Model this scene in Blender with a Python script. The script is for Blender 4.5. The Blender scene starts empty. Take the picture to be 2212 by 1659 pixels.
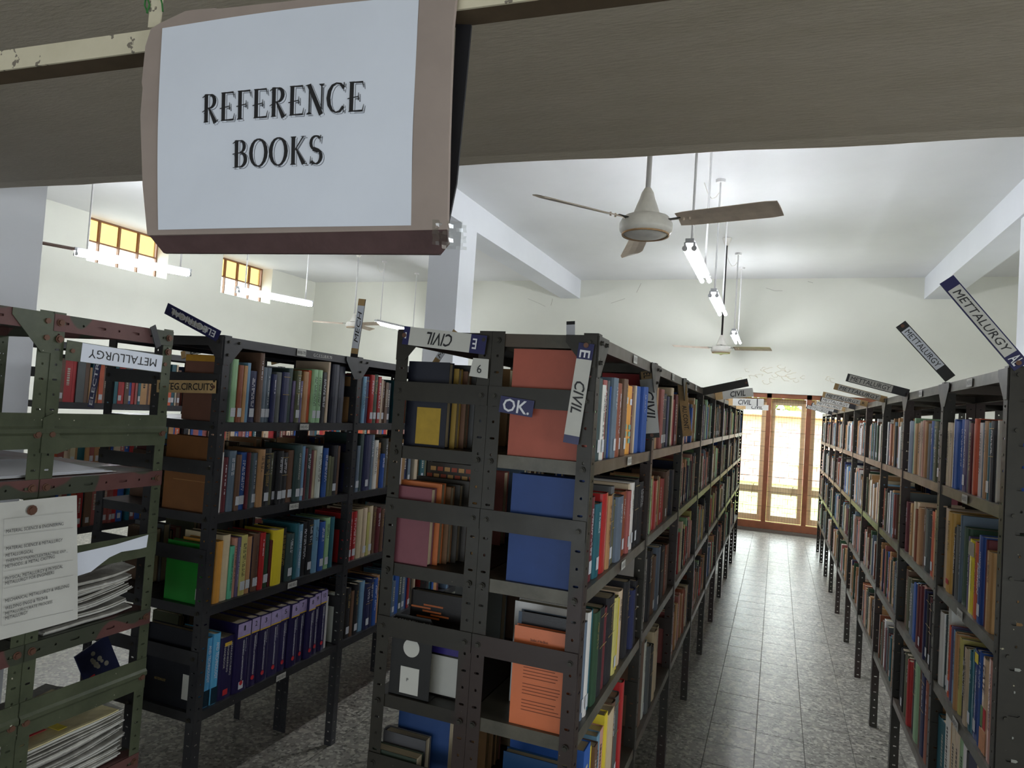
import bpy, math, random
from mathutils import Vector, Matrix, noise
random.seed(7)
sc = bpy.context.scene
COL = sc.collection

# ---------------------------------------------------------------- camera
CAM_YAW, CAM_PITCH, CAM_ROLL, FPX, EYE = 0.37436754, 0.03538523, 0.06529505, 1470.0, 1.76
cy_, sy_ = math.cos(CAM_YAW), math.sin(CAM_YAW)
_f = Vector((-sy_*math.cos(CAM_PITCH), cy_*math.cos(CAM_PITCH), math.sin(CAM_PITCH)))
_r0 = Vector((cy_, sy_, 0)); _u0 = _r0.cross(_f)
_r = math.cos(CAM_ROLL)*_r0 + math.sin(CAM_ROLL)*_u0
_u = -math.sin(CAM_ROLL)*_r0 + math.cos(CAM_ROLL)*_u0
C0 = Vector((0, 0, EYE))
cam = bpy.data.objects.new('camera', bpy.data.cameras.new('camera')); COL.objects.link(cam)
cam.data.sensor_width = 36.0; cam.data.lens = FPX/2212*36; cam.data.clip_start = .05
cam.matrix_world = Matrix(((_r.x, _u.x, -_f.x, 0), (_r.y, _u.y, -_f.y, 0), (_r.z, _u.z, -_f.z, EYE), (0, 0, 0, 1)))
sc.camera = cam

def ray(px, py):
    return (_r*((px-1106)/FPX) - _u*((py-829.5)/FPX) + _f)
def at(px, py, ax, val):                       # survey: pixel of the photo -> point on the real plane axis=val
    d = ray(px, py); t = (val - C0[ax])/d[ax]; return C0 + d*t
def on(px, py, P, N):
    d = ray(px, py); t = (P - C0).dot(N)/d.dot(N); return C0 + d*t
def proj(p):
    q = Vector(p) - C0; w = q.dot(_f); return (1106+FPX*q.dot(_r)/w, 829.5-FPX*q.dot(_u)/w, w)

# ---------------------------------------------------------------- light and exposure
world = bpy.data.worlds.new('world'); sc.world = world; world.use_nodes = True
bg = world.node_tree.nodes['Background']; bg.inputs[0].default_value = (.86, .93, 1.0, 1); bg.inputs[1].default_value = 4.6
vs = sc.view_settings; vs.view_transform = 'Standard'; vs.look = 'None'; vs.exposure = 1.2; vs.gamma = 1.0; vs.use_curve_mapping = False
TUBE_POWER = 60.0
def area(name, loc, rot, sx, sy, power, col=(1, 1, 1)):
    l = bpy.data.lights.new(name, 'AREA'); l.shape = 'RECTANGLE'; l.size = sx; l.size_y = sy; l.energy = power; l.color = col
    o = bpy.data.objects.new(name, l); o.location = loc; o.rotation_euler = rot; COL.objects.link(o); return o
area('daylight_entrance_window', (-.6, -3.3, 1.15), (math.radians(104), 0, math.radians(0)), 4.2, 2.2, 36, (.84, .92, 1))  # unseen area light added behind the camera, tilted up to brighten the soffit
area('daylight_side_window', (6.3, -.2, 1.5), (math.radians(90), 0, math.radians(90)), 3.4, 1.8, 85, (.9, .95, 1))  # unseen area light added to brighten faces turned right; no window is built there
sc.cycles.max_bounces = 7; sc.cycles.diffuse_bounces = 5; sc.cycles.glossy_bounces = 3; sc.cycles.transmission_bounces = 4
sc.cycles.transparent_max_bounces = 8; sc.cycles.caustics_reflective = False; sc.cycles.caustics_refractive = False
sc.cycles.sample_clamp_indirect = 6.0; sc.cycles.use_denoising = True

# ---------------------------------------------------------------- materials
def lin(c):
    if isinstance(c, str): c = tuple(int(c[i:i+2], 16) for i in (0, 2, 4))
    return tuple(((v/255+.055)/1.055)**2.4 if v/255 > .04045 else v/255/12.92 for v in c) + (1,)
MATS = {}
def new_mat(name):
    m = bpy.data.materials.new(name); m.use_nodes = True; nt = m.node_tree
    return m, nt, nt.nodes['Principled BSDF']
def N(nt, t, **k):
    n = nt.nodes.new(t)
    for a, v in k.items():
        if a in n.inputs.keys(): n.inputs[a].default_value = v
        else: setattr(n, a, v)
    return n
def coords(nt, kind='Object', scale=None):
    tc = N(nt, 'ShaderNodeTexCoord'); out = tc.outputs[kind]
    if scale:
        mp = N(nt, 'ShaderNodeMapping'); mp.inputs['Scale'].default_value = scale
        nt.links.new(out, mp.inputs['Vector']); out = mp.outputs['Vector']
    return out
def noise_n(nt, scale, detail=3, rough=.5, co=None):
    n = N(nt, 'ShaderNodeTexNoise'); n.inputs['Scale'].default_value = scale; n.inputs['Detail'].default_value = detail; n.inputs['Roughness'].default_value = rough
    if co: nt.links.new(co, n.inputs['Vector'])
    return n.outputs['Fac']
def ramp(nt, fac, stops):
    r = N(nt, 'ShaderNodeValToRGB'); nt.links.new(fac, r.inputs['Fac']); e = r.color_ramp.elements
    while len(e) < len(stops): e.new(.5)
    for q, (p, c) in zip(e, stops): q.position = p; q.color = c if len(c) == 4 else tuple(c)+(1,)
    return r.outputs['Color']
def mix(nt, fac, a, b, mode='MIX'):
    m = N(nt, 'ShaderNodeMix'); m.data_type = 'RGBA'; m.blend_type = mode
    for s, v in ((m.inputs[0], fac), (m.inputs[6], a), (m.inputs[7], b)):
        if hasattr(v, 'is_output'): nt.links.new(v, s)
        elif isinstance(v, (int, float)): s.default_value = v
        else: s.default_value = v if len(v) == 4 else tuple(v)+(1,)
    return m.outputs[2]
def bump(nt, b, h, strength=.2, dist=.01):
    n = N(nt, 'ShaderNodeBump'); n.inputs['Strength'].default_value = strength; n.inputs['Distance'].default_value = dist
    nt.links.new(h, n.inputs['Height']); nt.links.new(n.outputs['Normal'], b.inputs['Normal'])
def plain(name, c, rough=.6, metal=0., var=.12, scale=30., bmp=0.):
    if name in MATS: return MATS[name]
    m, nt, b = new_mat(name); c = lin(c)
    co = coords(nt)
    n = noise_n(nt, scale, 4, .6, co)
    dk = tuple(v*(1-var) for v in c[:3]); lt = tuple(min(1, v*(1+var)) for v in c[:3])
    nt.links.new(ramp(nt, n, [(.3, dk), (.7, lt)]), b.inputs['Base Color'])
    b.inputs['Roughness'].default_value = rough; b.inputs['Metallic'].default_value = metal
    if bmp: bump(nt, b, n, bmp)
    MATS[name] = m; return m
# painted plaster
def plaster(name, c, stains=True, rough=.75):
    m, nt, b = new_mat(name); co = coords(nt)
    c = lin(c); n1 = noise_n(nt, .8, 5, .6, co); n2 = noise_n(nt, 60, 3, .5, co)
    base = ramp(nt, n1, [(.3, tuple(v*.93 for v in c[:3])), (.65, c[:3])])
    if stains:
        n3 = noise_n(nt, 3.0, 6, .7, co)
        base = mix(nt, ramp(nt, n3, [(.72, (0, 0, 0)), (.8, (.5, .5, .5))]), base, lin((190, 180, 150)))
    nt.links.new(base, b.inputs['Base Color']); b.inputs['Roughness'].default_value = rough
    bump(nt, b, n2, .12, .004); return m
M_WALL = plaster('wall_paint', (222, 223, 212)); M_CEIL = plaster('ceiling_paint', (226, 227, 228)); M_BEAM = plaster('beam_paint', (222, 225, 230), False)
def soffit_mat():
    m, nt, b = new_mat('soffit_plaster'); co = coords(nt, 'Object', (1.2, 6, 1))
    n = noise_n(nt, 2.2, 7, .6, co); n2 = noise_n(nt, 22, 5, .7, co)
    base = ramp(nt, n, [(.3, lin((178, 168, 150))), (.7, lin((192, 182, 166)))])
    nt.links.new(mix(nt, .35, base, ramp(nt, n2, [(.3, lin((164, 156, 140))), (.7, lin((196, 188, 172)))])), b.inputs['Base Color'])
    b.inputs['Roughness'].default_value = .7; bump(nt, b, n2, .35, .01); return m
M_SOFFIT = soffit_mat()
def terrazzo():
    m, nt, b = new_mat('terrazzo'); co = coords(nt, 'Generated') if False else coords(nt, 'Object')
    geo = N(nt, 'ShaderNodeNewGeometry')
    v = N(nt, 'ShaderNodeTexVoronoi'); v.inputs['Scale'].default_value = 70; nt.links.new(geo.outputs['Position'], v.inputs['Vector'])
    v2 = N(nt, 'ShaderNodeTexVoronoi'); v2.inputs['Scale'].default_value = 34; nt.links.new(geo.outputs['Position'], v2.inputs['Vector'])
    n = noise_n(nt, 1.3, 5, .6, geo.outputs['Position'])
    oi = N(nt, 'ShaderNodeObjectInfo')
    base = ramp(nt, n, [(.3, lin((124, 121, 112))), (.7, lin((148, 145, 136)))])
    sep = N(nt, 'ShaderNodeSeparateColor'); nt.links.new(v.outputs['Color'], sep.inputs[0])
    chips = ramp(nt, sep.outputs[0], [(.0, lin((62, 64, 60))), (.16, lin((74, 74, 70))), (.2, lin((134, 131, 122))), (.78, lin((144, 141, 132))), (.82, lin((190, 190, 180))), (1., lin((205, 202, 190)))])
    base = mix(nt, .62, base, chips)
    sep2 = N(nt, 'ShaderNodeSeparateColor'); nt.links.new(v2.outputs['Color'], sep2.inputs[0])
    base = mix(nt, ramp(nt, sep2.outputs[1], [(.88, (0, 0, 0)), (.9, (.5, .5, .5))]), base, lin((196, 192, 178)))
    base = mix(nt, ramp(nt, oi.outputs['Random'], [(0, (0, 0, 0)), (1, (.16, .16, .16))]), base, lin((90, 90, 84)))
    nt.links.new(base, b.inputs['Base Color'])
    r = N(nt, 'ShaderNodeMapRange'); r.inputs[3].default_value = .22; r.inputs[4].default_value = .42
    nt.links.new(noise_n(nt, 6, 6, .7, geo.outputs['Position']), r.inputs[0]); nt.links.new(r.outputs[0], b.inputs['Roughness'])
    bump(nt, b, noise_n(nt, 9, 6, .7, geo.outputs['Position']), .12, .01)
    return m
M_FLOOR = terrazzo()
def steel(name, c1, c2, patch=None, chips=None, rough=.38, pscale=3., cth=.74):
    m, nt, b = new_mat(name); co = coords(nt)
    geo = N(nt, 'ShaderNodeNewGeometry'); pos = geo.outputs['Position']
    base = ramp(nt, noise_n(nt, 7, 6, .7, pos), [(.3, lin(c1)), (.7, lin(c2))])
    if patch: base = mix(nt, ramp(nt, noise_n(nt, pscale, 1, .4, pos), [(.53, (0, 0, 0)), (.55, (1, 1, 1))]), base, lin(patch))
    if chips: base = mix(nt, ramp(nt, noise_n(nt, 42, 3, .6, pos), [(cth, (0, 0, 0)), (cth+.02, (1, 1, 1))]), base, lin(chips))
    nt.links.new(base, b.inputs['Base Color']); b.inputs['Metallic'].default_value = .15
    rr = N(nt, 'ShaderNodeMapRange'); rr.inputs[3].default_value = rough-.1; rr.inputs[4].default_value = rough+.15
    nt.links.new(noise_n(nt, 12, 5, .6, pos), rr.inputs[0]); nt.links.new(rr.outputs[0], b.inputs['Roughness'])
    bump(nt, b, noise_n(nt, 90, 3, .6, pos), .1, .002); return m
M_STEEL = steel('rack_steel_slate', (40, 40, 44), (54, 54, 56), None, (130, 128, 120))
M_OLIVE = steel('rack_steel_olive', (36, 34, 28), (48, 45, 38), (50, 38, 34), (160, 154, 130), .4, 1.1)
M_GREEN = steel('rack_steel_green', (64, 70, 54), (86, 92, 72), None, (190, 186, 168), .34, 3., .7)
M_MAROON = steel('rack_rail_primer', (88, 58, 56), (104, 70, 66), (64, 68, 56), (200, 190, 170), .4, 5.5)
M_GREYSTEEL = steel('rack_steel_grey', (66, 64, 56), (98, 94, 82), (78, 68, 58), None, .36, 1.4)  # lit copy of the olive steel: aisle light painted in as a lighter colour
M_BOLT = plain('bolt_rust', (104, 74, 60), .5, .4); M_BOLTD = plain('bolt_dark', (58, 56, 50), .45, .5)
M_CREAM = steel('cream_paint_peeling', (214, 206, 180), (228, 220, 196), None, (132, 124, 112), .5, 3., .62)
M_UNDER = plain('brown_underside', (84, 70, 52), .7)
# colour attribute materials for books
def attr_mat(name, rough, spec_noise=14., var=.16, coat=0.):
    m, nt, b = new_mat(name); a = N(nt, 'ShaderNodeVertexColor'); a.layer_name = 'Col'; co = coords(nt)
    n = noise_n(nt, spec_noise, 5, .65, co)
    nt.links.new(mix(nt, 1., a.outputs['Color'], ramp(nt, n, [(.25, (1-var,)*3), (.75, (1., 1., 1.))]), 'MULTIPLY'), b.inputs['Base Color'])
    b.inputs['Roughness'].default_value = rough
    bump(nt, b, noise_n(nt, 260, 2, .5, co), .12, .001); MATS[name] = m; return m
M_CLOTH = attr_mat('book_cloth', .55); M_GLOSSY = attr_mat('book_jacket_gloss', .28, 9, .1)
def pages_mat():
    m, nt, b = new_mat('page_block'); co = coords(nt, 'Object', (1, 160, 1))
    n = noise_n(nt, 6, 3, .6, co); nt.links.new(ramp(nt, n, [(.3, lin((150, 136, 110))), (.7, lin((206, 194, 166)))]), b.inputs['Base Color'])
    b.inputs['Roughness'].default_value = .8; return m
M_PAGES = pages_mat()
def sticker_mat():
    m, nt, b = new_mat('call_number_sticker'); co = coords(nt)
    w = N(nt, 'ShaderNodeTexWave'); w.bands_direction = 'Z'; w.inputs['Scale'].default_value = 90; w.inputs['Distortion'].default_value = 4; nt.links.new(co, w.inputs['Vector'])
    nt.links.new(ramp(nt, w.outputs['Fac'], [(.45, lin((222, 226, 232))), (.8, lin((168, 172, 182)))]), b.inputs['Base Color']); b.inputs['Roughness'].default_value = .4; return m
M_STICK = sticker_mat()
M_PAPER = plain('white_paper', (222, 228, 240), .6, 0, .03, 6); M_PAPERG = plain('grey_paper', (196, 196, 190), .6, 0, .06, 5)
M_INK = plain('black_ink', (26, 26, 30), .5, 0, .02); M_WINK = plain('white_ink', (222, 224, 230), .5, 0, .03)
M_NAVYTAPE = plain('navy_sign_enamel', (32, 34, 84), .35, 0, .08); M_TAN = plain('tan_sign_card', (180, 150, 104), .6, 0, .12)
M_CARD = plain('cardboard', (156, 142, 134), .75, 0, .08, 8, .05); M_CARDEDGE = plain('cardboard_fold', (82, 62, 62), .4, 0, .2, 20, .2)
M_BLACK = plain('black_flap', (24, 24, 30), .6); M_WOOD = plain('door_wood_brown', (128, 74, 46), .45, 0, .18, 9)
M_SASH = plain('sash_tan_paint', (224, 200, 156), .6, 0, .1, 10); M_WIRE = plain('grille_wire', (52, 44, 36), .5, .3)
M_FAN = plain('fan_enamel', (240, 238, 230), .35, 0, .05); M_BLADE = plain('fan_blade_dusty', (216, 200, 182), .45, 0, .12, 14); M_COPPER = plain('fan_ring_copper', (196, 160, 120), .3, .5)
M_ROD = plain('rod_white', (226, 226, 226), .4, 0, .05); M_RODK = plain('rod_black', (40, 38, 38), .4, .2, .05)
M_FIXT = plain('fixture_housing', (186, 188, 192), .4, .2)
M_GOLD = plain('gilt', (176, 150, 88), .4, .3)
def emis(name, c, s):
    m, nt, b = new_mat(name); b.inputs['Base Color'].default_value = lin(c); b.inputs['Emission Color'].default_value = lin(c); b.inputs['Emission Strength'].default_value = s; return m
M_TUBE = emis('tube_glow', (246, 249, 255), TUBE_POWER)
def glass(name, tint=(1, 1, 1), refl=.08):
    m = bpy.data.materials.new(name); m.use_nodes = True; nt = m.node_tree; nt.nodes.clear()
    o = N(nt, 'ShaderNodeOutputMaterial'); t = N(nt, 'ShaderNodeBsdfTransparent'); g = N(nt, 'ShaderNodeBsdfGlossy'); mx = N(nt, 'ShaderNodeMixShader')
    t.inputs[0].default_value = tuple(tint)+(1,); g.inputs['Roughness'].default_value = .05; mx.inputs[0].default_value = refl
    nt.links.new(t.outputs[0], mx.inputs[1]); nt.links.new(g.outputs[0], mx.inputs[2]); nt.links.new(mx.outputs[0], o.inputs[0]); return m
M_GLASS = glass('window_glass', (.96, .98, .95)); M_AMBER = glass('amber_glass', (.5, .38, .22)); M_TAPE = glass('clear_tape', (.9, .92, .9), .16)

# ---------------------------------------------------------------- mesh builder
class MB:
    def __init__(s): s.v = []; s.f = []; s.m = []; s.c = []
    def quad(s, pts, m=0, c=None):
        b = len(s.v); s.v += [tuple(p) for p in pts]; s.f.append(tuple(range(b, b+len(pts)))); s.m.append(m); s.c.append(c)
    def box(s, x0, y0, z0, x1, y1, z1, m=0, c=None, top=None):
        b = len(s.v); s.v += [(x0, y0, z0), (x1, y0, z0), (x1, y1, z0), (x0, y1, z0), (x0, y0, z1), (x1, y0, z1), (x1, y1, z1), (x0, y1, z1)]
        for k, q in enumerate(((0, 3, 2, 1), (4, 5, 6, 7), (0, 1, 5, 4), (1, 2, 6, 5), (2, 3, 7, 6), (3, 0, 4, 7))):
            s.f.append(tuple(b+i for i in q)); s.m.append(m); s.c.append(top if (top and k == 1) else c)
    def obox(s, o, ex, ey, ez, m=0, c=None):          # box from a corner and three edge vectors
        o = Vector(o); b = len(s.v)
        for dz in (0, 1):
            for a, d in ((0, 0), (1, 0), (1, 1), (0, 1)): s.v.append(tuple(o+ex*a+ey*d+ez*dz))
        for q in ((0, 3, 2, 1), (4, 5, 6, 7), (0, 1, 5, 4), (1, 2, 6, 5), (2, 3, 7, 6), (3, 0, 4, 7)):
            s.f.append(tuple(b+i for i in q)); s.m.append(m); s.c.append(c)
    def prism(s, poly, o, ex, ey, ez, m=0, c=None, mside=None):      # polygon in (ex,ey) extruded by ez
        b = len(s.v); n = len(poly); o = Vector(o)
        for k in (0, 1):
            for x, y in poly: s.v.append(tuple(o+ex*x+ey*y+ez*k))
        s.f.append(tuple(b+i for i in range(n-1, -1, -1))); s.f.append(tuple(b+n+i for i in range(n))); s.m += [m, m]; s.c += [c, c]
        for i in range(n):
            j = (i+1) % n; s.f.append((b+i, b+j, b+n+j, b+n+i)); s.m.append(m if mside is None else mside); s.c.append(c)
    def tube(s, p0, p1, r0, r1=None, n=10, m=0, cap=True):
        p0 = Vector(p0); p1 = Vector(p1); r1 = r0 if r1 is None else r1; d = (p1-p0).normalized()
        a = d.orthogonal().normalized(); e = d.cross(a); b = len(s.v)
        for p, r in ((p0, r0), (p1, r1)):
            for i in range(n):
                t = 2*math.pi*i/n; s.v.append(tuple(p+a*(r*math.cos(t))+e*(r*math.sin(t))))
        for i in range(n): j = (i+1) % n; s.f.append((b+i, b+j, b+n+j, b+n+i)); s.m.append(m); s.c.append(None)
        if cap: s.f += [tuple(b+i for i in range(n-1, -1, -1)), tuple(b+n+i for i in range(n))]; s.m += [m, m]; s.c += [None, None]
    def lathe(s, prof, cx=0, cy=0, n=28, m=0):
        b = len(s.v)
        for r, z in prof:
            for i in range(n): t = 2*math.pi*i/n; s.v.append((cx+r*math.cos(t), cy+r*math.sin(t), z))
        for k in range(len(prof)-1):
            for i in range(n): j = (i+1) % n; s.f.append((b+k*n+i, b+k*n+j, b+(k+1)*n+j, b+(k+1)*n+i)); s.m.append(m); s.c.append(None)
    def mesh(s, name, mats, smooth=False):
        me = bpy.data.meshes.new(name); me.from_pydata(s.v, [], s.f)
        for m in (mats if isinstance(mats, (list, tuple)) else [mats]): me.materials.append(m)
        if any(s.m): me.polygons.foreach_set('material_index', s.m)
        if any(c is not None for c in s.c):
            ca = me.color_attributes.new('Col', 'FLOAT_COLOR', 'CORNER'); buf = []
            for f, c in zip(s.f, s.c): buf += list((c or (.8, .8, .8, 1)))*len(f)
            ca.data.foreach_set('color', buf)
        if smooth: me.polygons.foreach_set('use_smooth', [True]*len(me.polygons))
        me.update(); return me
    def build(s, name, mats, parent=None, smooth=False, loc=None, rot=None):
        return link(name, s.mesh(name, mats, smooth), parent, loc, rot)
def link(name, data, parent=None, loc=None, rot=None):
    o = bpy.data.objects.new(name, data); COL.objects.link(o)
    if parent is not None: o.parent = parent
    if loc is not None: o.location = loc
    if rot is not None: o.rotation_euler = rot
    return o
def tag(o, label, cat, group=None, kind=None):
    if label: o['label'] = label
    if cat: o['category'] = cat
    if group: o['group'] = group
    if kind: o['kind'] = kind
    return o
def thing(name, label, cat, loc=(0, 0, 0), rotz=0, group=None):
    o = link(name, None, None, loc, (0, 0, rotz)); o.empty_display_size = .1; return tag(o, label, cat, group)
def struct(o): o['kind'] = 'structure'; return o

# text meshes
_TC = {}
def text_mesh(body, shear=0., bold=0.):
    k = (body, shear, bold)
    if k in _TC: return _TC[k]
    cu = bpy.data.curves.new('lettering', 'FONT'); cu.body = body; cu.size = 1; cu.shear = shear; cu.resolution_u = 2; cu.offset = bold; cu.align_x = 'LEFT'; cu.space_line = .8
    o = bpy.data.objects.new('tmp', cu); me = bpy.data.meshes.new_from_object(o); bpy.data.objects.remove(o); bpy.data.curves.remove(cu)
    xs = [v.co.x for v in me.vertices]; ys = [v.co.y for v in me.vertices]
    _TC[k] = ([tuple(v.co) for v in me.vertices], [tuple(p.vertices) for p in me.polygons], min(xs), max(xs), min(ys), max(ys)); bpy.data.meshes.remove(me)
    return _TC[k]
def text_on(name, body, parent, c, ex, ey, w, h, mat, shear=0., bold=0., lift=.0006):
    """flat lettering centred on c, ex = reading direction, ey = up, filling w x h (h None keeps the aspect)."""
    vs_, fs, x0, x1, y0, y1 = text_mesh(body, shear, bold); ex = Vector(ex).normalized(); ey = Vector(ey).normalized(); n = ex.cross(ey)
    sx = w/(x1-x0); sy = sx if h is None else h/(y1-y0); mb = MB(); c = Vector(c)
    mb.v = [tuple(c+ex*((x-(x0+x1)/2)*sx)+ey*((y-(y0+y1)/2)*sy)+n*lift) for x, y, z in vs_]; mb.f = fs; mb.m = [0]*len(fs); mb.c = [None]*len(fs)
    return mb.build(name, mat, parent)

X = Vector((1, 0, 0)); Y = Vector((0, 1, 0)); Z = Vector((0, 0, 1))
# ================================================================ the room
H = 4.2; YF = 12.05; XL = -9.45; XR = 6.5; YR = -3.4
# floor: bed, single tiles where the aisles show them, the rest of the tiling as one mesh
mb = MB(); mb.box(XL-.4, YR, -.12, XR+.2, YF+.3, -.012)
floor = struct(mb.build('floor', plain('floor_joint', (92, 90, 84), .7)))
T = .25; g = .0009; X0T = -.03; Y0T = 5.0
def tile_mesh(dz=0):
    m_ = MB(); b = .0012; a = T/2-g
    m_.v = [(-a, -a, -.012), (a, -a, -.012), (a, a, -.012), (-a, a, -.012), (-a, -a, -b), (a, -a, -b), (a, a, -b), (-a, a, -b), (-a+b, -a+b, 0), (a-b, -a+b, 0), (a-b, a-b, 0), (-a+b, a-b, 0)]
    m_.f = [(0, 1, 5, 4), (1, 2, 6, 5), (2, 3, 7, 6), (3, 0, 4, 7), (4, 5, 9, 8), (5, 6, 10, 9), (6, 7, 11, 10), (7, 4, 8, 11), (8, 9, 10, 11)]; m_.m = [0]*9; m_.c = [None]*9
    return m_
tme = tile_mesh().mesh('tile', M_FLOOR); rest = MB()
i0 = math.ceil((XL-X0T)/T); i1 = int((XR-X0T)/T); j0 = math.ceil((YR-Y0T)/T); j1 = int((YF-Y0T)/T)
for i in range(i0, i1):
    for j in range(j0, j1+1):
        x = X0T+(i+.5)*T; y = Y0T+(j+.5)*T
        vis = (-.5 < x < .75 and 2.9 < y < YF) or (-1.95 < x < -1.0 and 2.4 < y < 5.2)
        if vis: o = link('tile', tme, floor, (x, y, random.uniform(-.0006, .0006)))
        else:
            a = T/2-g; rest.quad([(x-a, y-a, 0), (x+a, y-a, 0), (x+a, y+a, 0), (x-a, y+a, 0)])
o = rest.build('tile_field', M_FLOOR, floor); o['kind'] = 'stuff'
mb = MB(); mb.box(XL-.4, YR, H, XR+.2, YF+.3, H+.15); struct(mb.build('ceiling', M_CEIL))
# far wall round the glazed doors
WX0, WX1, WZ0, WZ1 = -1.40, 1.72, .05, 2.285
mb = MB()
mb.box(XL-.4, YF, 0, WX0, YF+.25, H); mb.box(WX1, YF, 0, XR+.2, YF+.25, H); mb.box(WX0, YF, WZ1, WX1, YF+.25, H); mb.box(WX0, YF, 0, WX1, YF+.25, WZ0)
struct(mb.build('wall_far', M_WALL))
for a, b in ((XL, WX0), (WX1, XR)):
    mb = MB(); mb.box(a, YF-.012, 0, b, YF, .1); struct(mb.build('baseboard_far', plain('skirting_grey', (120, 112, 104), .6)))
# blistered paint patch on the far wall: ring-shaped flakes
mb = MB(); rr = random.Random(4)
for px, py in [(1615, 800), (1626, 815), (1640, 812), (1650, 798), (1662, 800), (1675, 812), (1688, 806), (1700, 800), (1712, 812), (1720, 822), (1668, 822), (1655, 826), (1700, 818), (1690, 792), (1790, 818), (1800, 822), (1597, 820), (1735, 815)]:
    c = at(px, py, 1, YF-.004); r0 = rr.uniform(.025, .06); n = 12; ph = rr.random()*6
    ring = [(r0*(1+.35*math.sin(3*t*6.283/n+ph))*math.cos(6.283*t/n)*1.5, r0*(1+.3*math.cos(2*t*6.283/n+ph))*math.sin(6.283*t/n)) for t in range(n)]
    k = rr.randint(0, 5)
    for t in range(k, k+8):
        a = ring[t % n]; b = ring[(t+1) % n]
        mb.quad([(c.x+a[0], c.y, c.z+a[1]), (c.x+b[0], c.y, c.z+b[1]), (c.x+b[0]*.86, c.y-.004, c.z+b[1]*.86), (c.x+a[0]*.86, c.y-.004, c.z+a[1]*.86)])
o = mb.build('paint_blisters', plain('old_paint', (214, 206, 184), .8), bpy.data.objects['wall_far']); o['kind'] = 'stuff'
# cracks near the ceiling line
mb = MB()
for pts in ([(1140, 645), (1152, 650), (1166, 656), (1178, 662)], [(1193, 645), (1192, 653), (1190, 660)], [(1385, 612), (1380, 622), (1375, 632)], [(1655, 622), (1672, 628), (1690, 628)], [(1745, 608), (1756, 611)], [(1320, 655), (1350, 645)]):
    q = [at(a, b, 1, YF-.003) for a, b in pts]
    for a, b in zip(q, q[1:]): mb.tube(a, b, .0025, n=4)
o = mb.build('plaster_crack', plain('crack', (140, 134, 124), .9), bpy.data.objects['wall_far']); o['kind'] = 'stuff'
# glazed door group in the far wall
win = thing('window_1', None, None, (0, YF, 0)); win['kind'] = 'structure'
M0 = -.145; PT = .61
for k in range(-2, 4):
    x = M0+PT*k; mb = MB(); mb.box(x-.036, .02, WZ0, x+.036, .12, WZ1); mb.build('mullion', M_WOOD, win)
mb = MB(); mb.box(WX0, .02, WZ1-.075, WX1, .13, WZ1); mb.build('head_rail', M_WOOD, win)
mb = MB(); mb.box(WX0, .015, WZ0, WX1, .13, WZ0+.11); mb.build('bottom_rail', M_WOOD, win)
mb = MB(); mb.box(WX0-.03, -.03, 0, WX1+.03, .14, WZ0); mb.build('threshold', plain('threshold_stone', (96, 86, 78), .6), win)
for k in range(-2, 3):
    a = M0+PT*k+.037; b = a+PT-.074; z0 = WZ0+.112; z1 = WZ1-.077
    f = MB()
    f.box(a, .14, z0, a+.07, .17, z1); f.box(b-.07, .14, z0, b, .17, z1); f.box(a+.07, .14, z1-.11, b-.07, .17, z1); f.box(a+.07, .14, z0, b-.07, .17, z0+.1); f.box(a+.07, .14, .62, b-.07, .17, .74)
    s_ = f.build('sash', M_SASH, win)
    for (q0, q1) in ((z0+.1, .62), (.74, z1-.11)):
        p = MB(); p.box(a+.07, .153, q0, b-.07, .157, q1); p.build('pane', M_GLASS, s_)
    h = MB(); h.obox((a+.36, .125, .6), Vector((.012, 0, 0)), Vector((0, .012, 0)), Vector((.03, 0, .17))); h.build('latch', plain('latch_brass', (200, 176, 130), .5), s_)
w_ = MB()
for k in range(-2, 3):
    a = M0+PT*k+.037; b = a+PT-.074; z0 = WZ0+.112; z1 = WZ1-.077
    n = 13
    for i in range(1, n): x = a+(b-a)*i/n; w_.box(x-.0008, .085, z0, x+.0008, .0866, z1)
    m_ = int((z1-z0)/.062)
    for i in range(1, m_): z = z0+(z1-z0)*i/m_; t = .005 if i % 4 == 0 else .0009; w_.box(a, .083, z-t/2, b, .083+t, z+t/2)
o = w_.build('wire_mesh', M_WIRE, win); o['kind'] = 'stuff'
w_ = MB()
r_ = 0; z = .2
while z < 2.18:
    x = WX0+(r_ % 2)*.14
    while x < WX1:
        w_.box(x, .19, z, x+.16, .196, z+.006); w_.box(x+.21, .19, z+.03, x+.216, .196, z+.11)
        x += .28
    z += .115; r_ += 1
o = w_.build('brick_pattern_grille', plain('grille_paint', (200, 192, 160), .6), win); o['kind'] = 'stuff'
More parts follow.
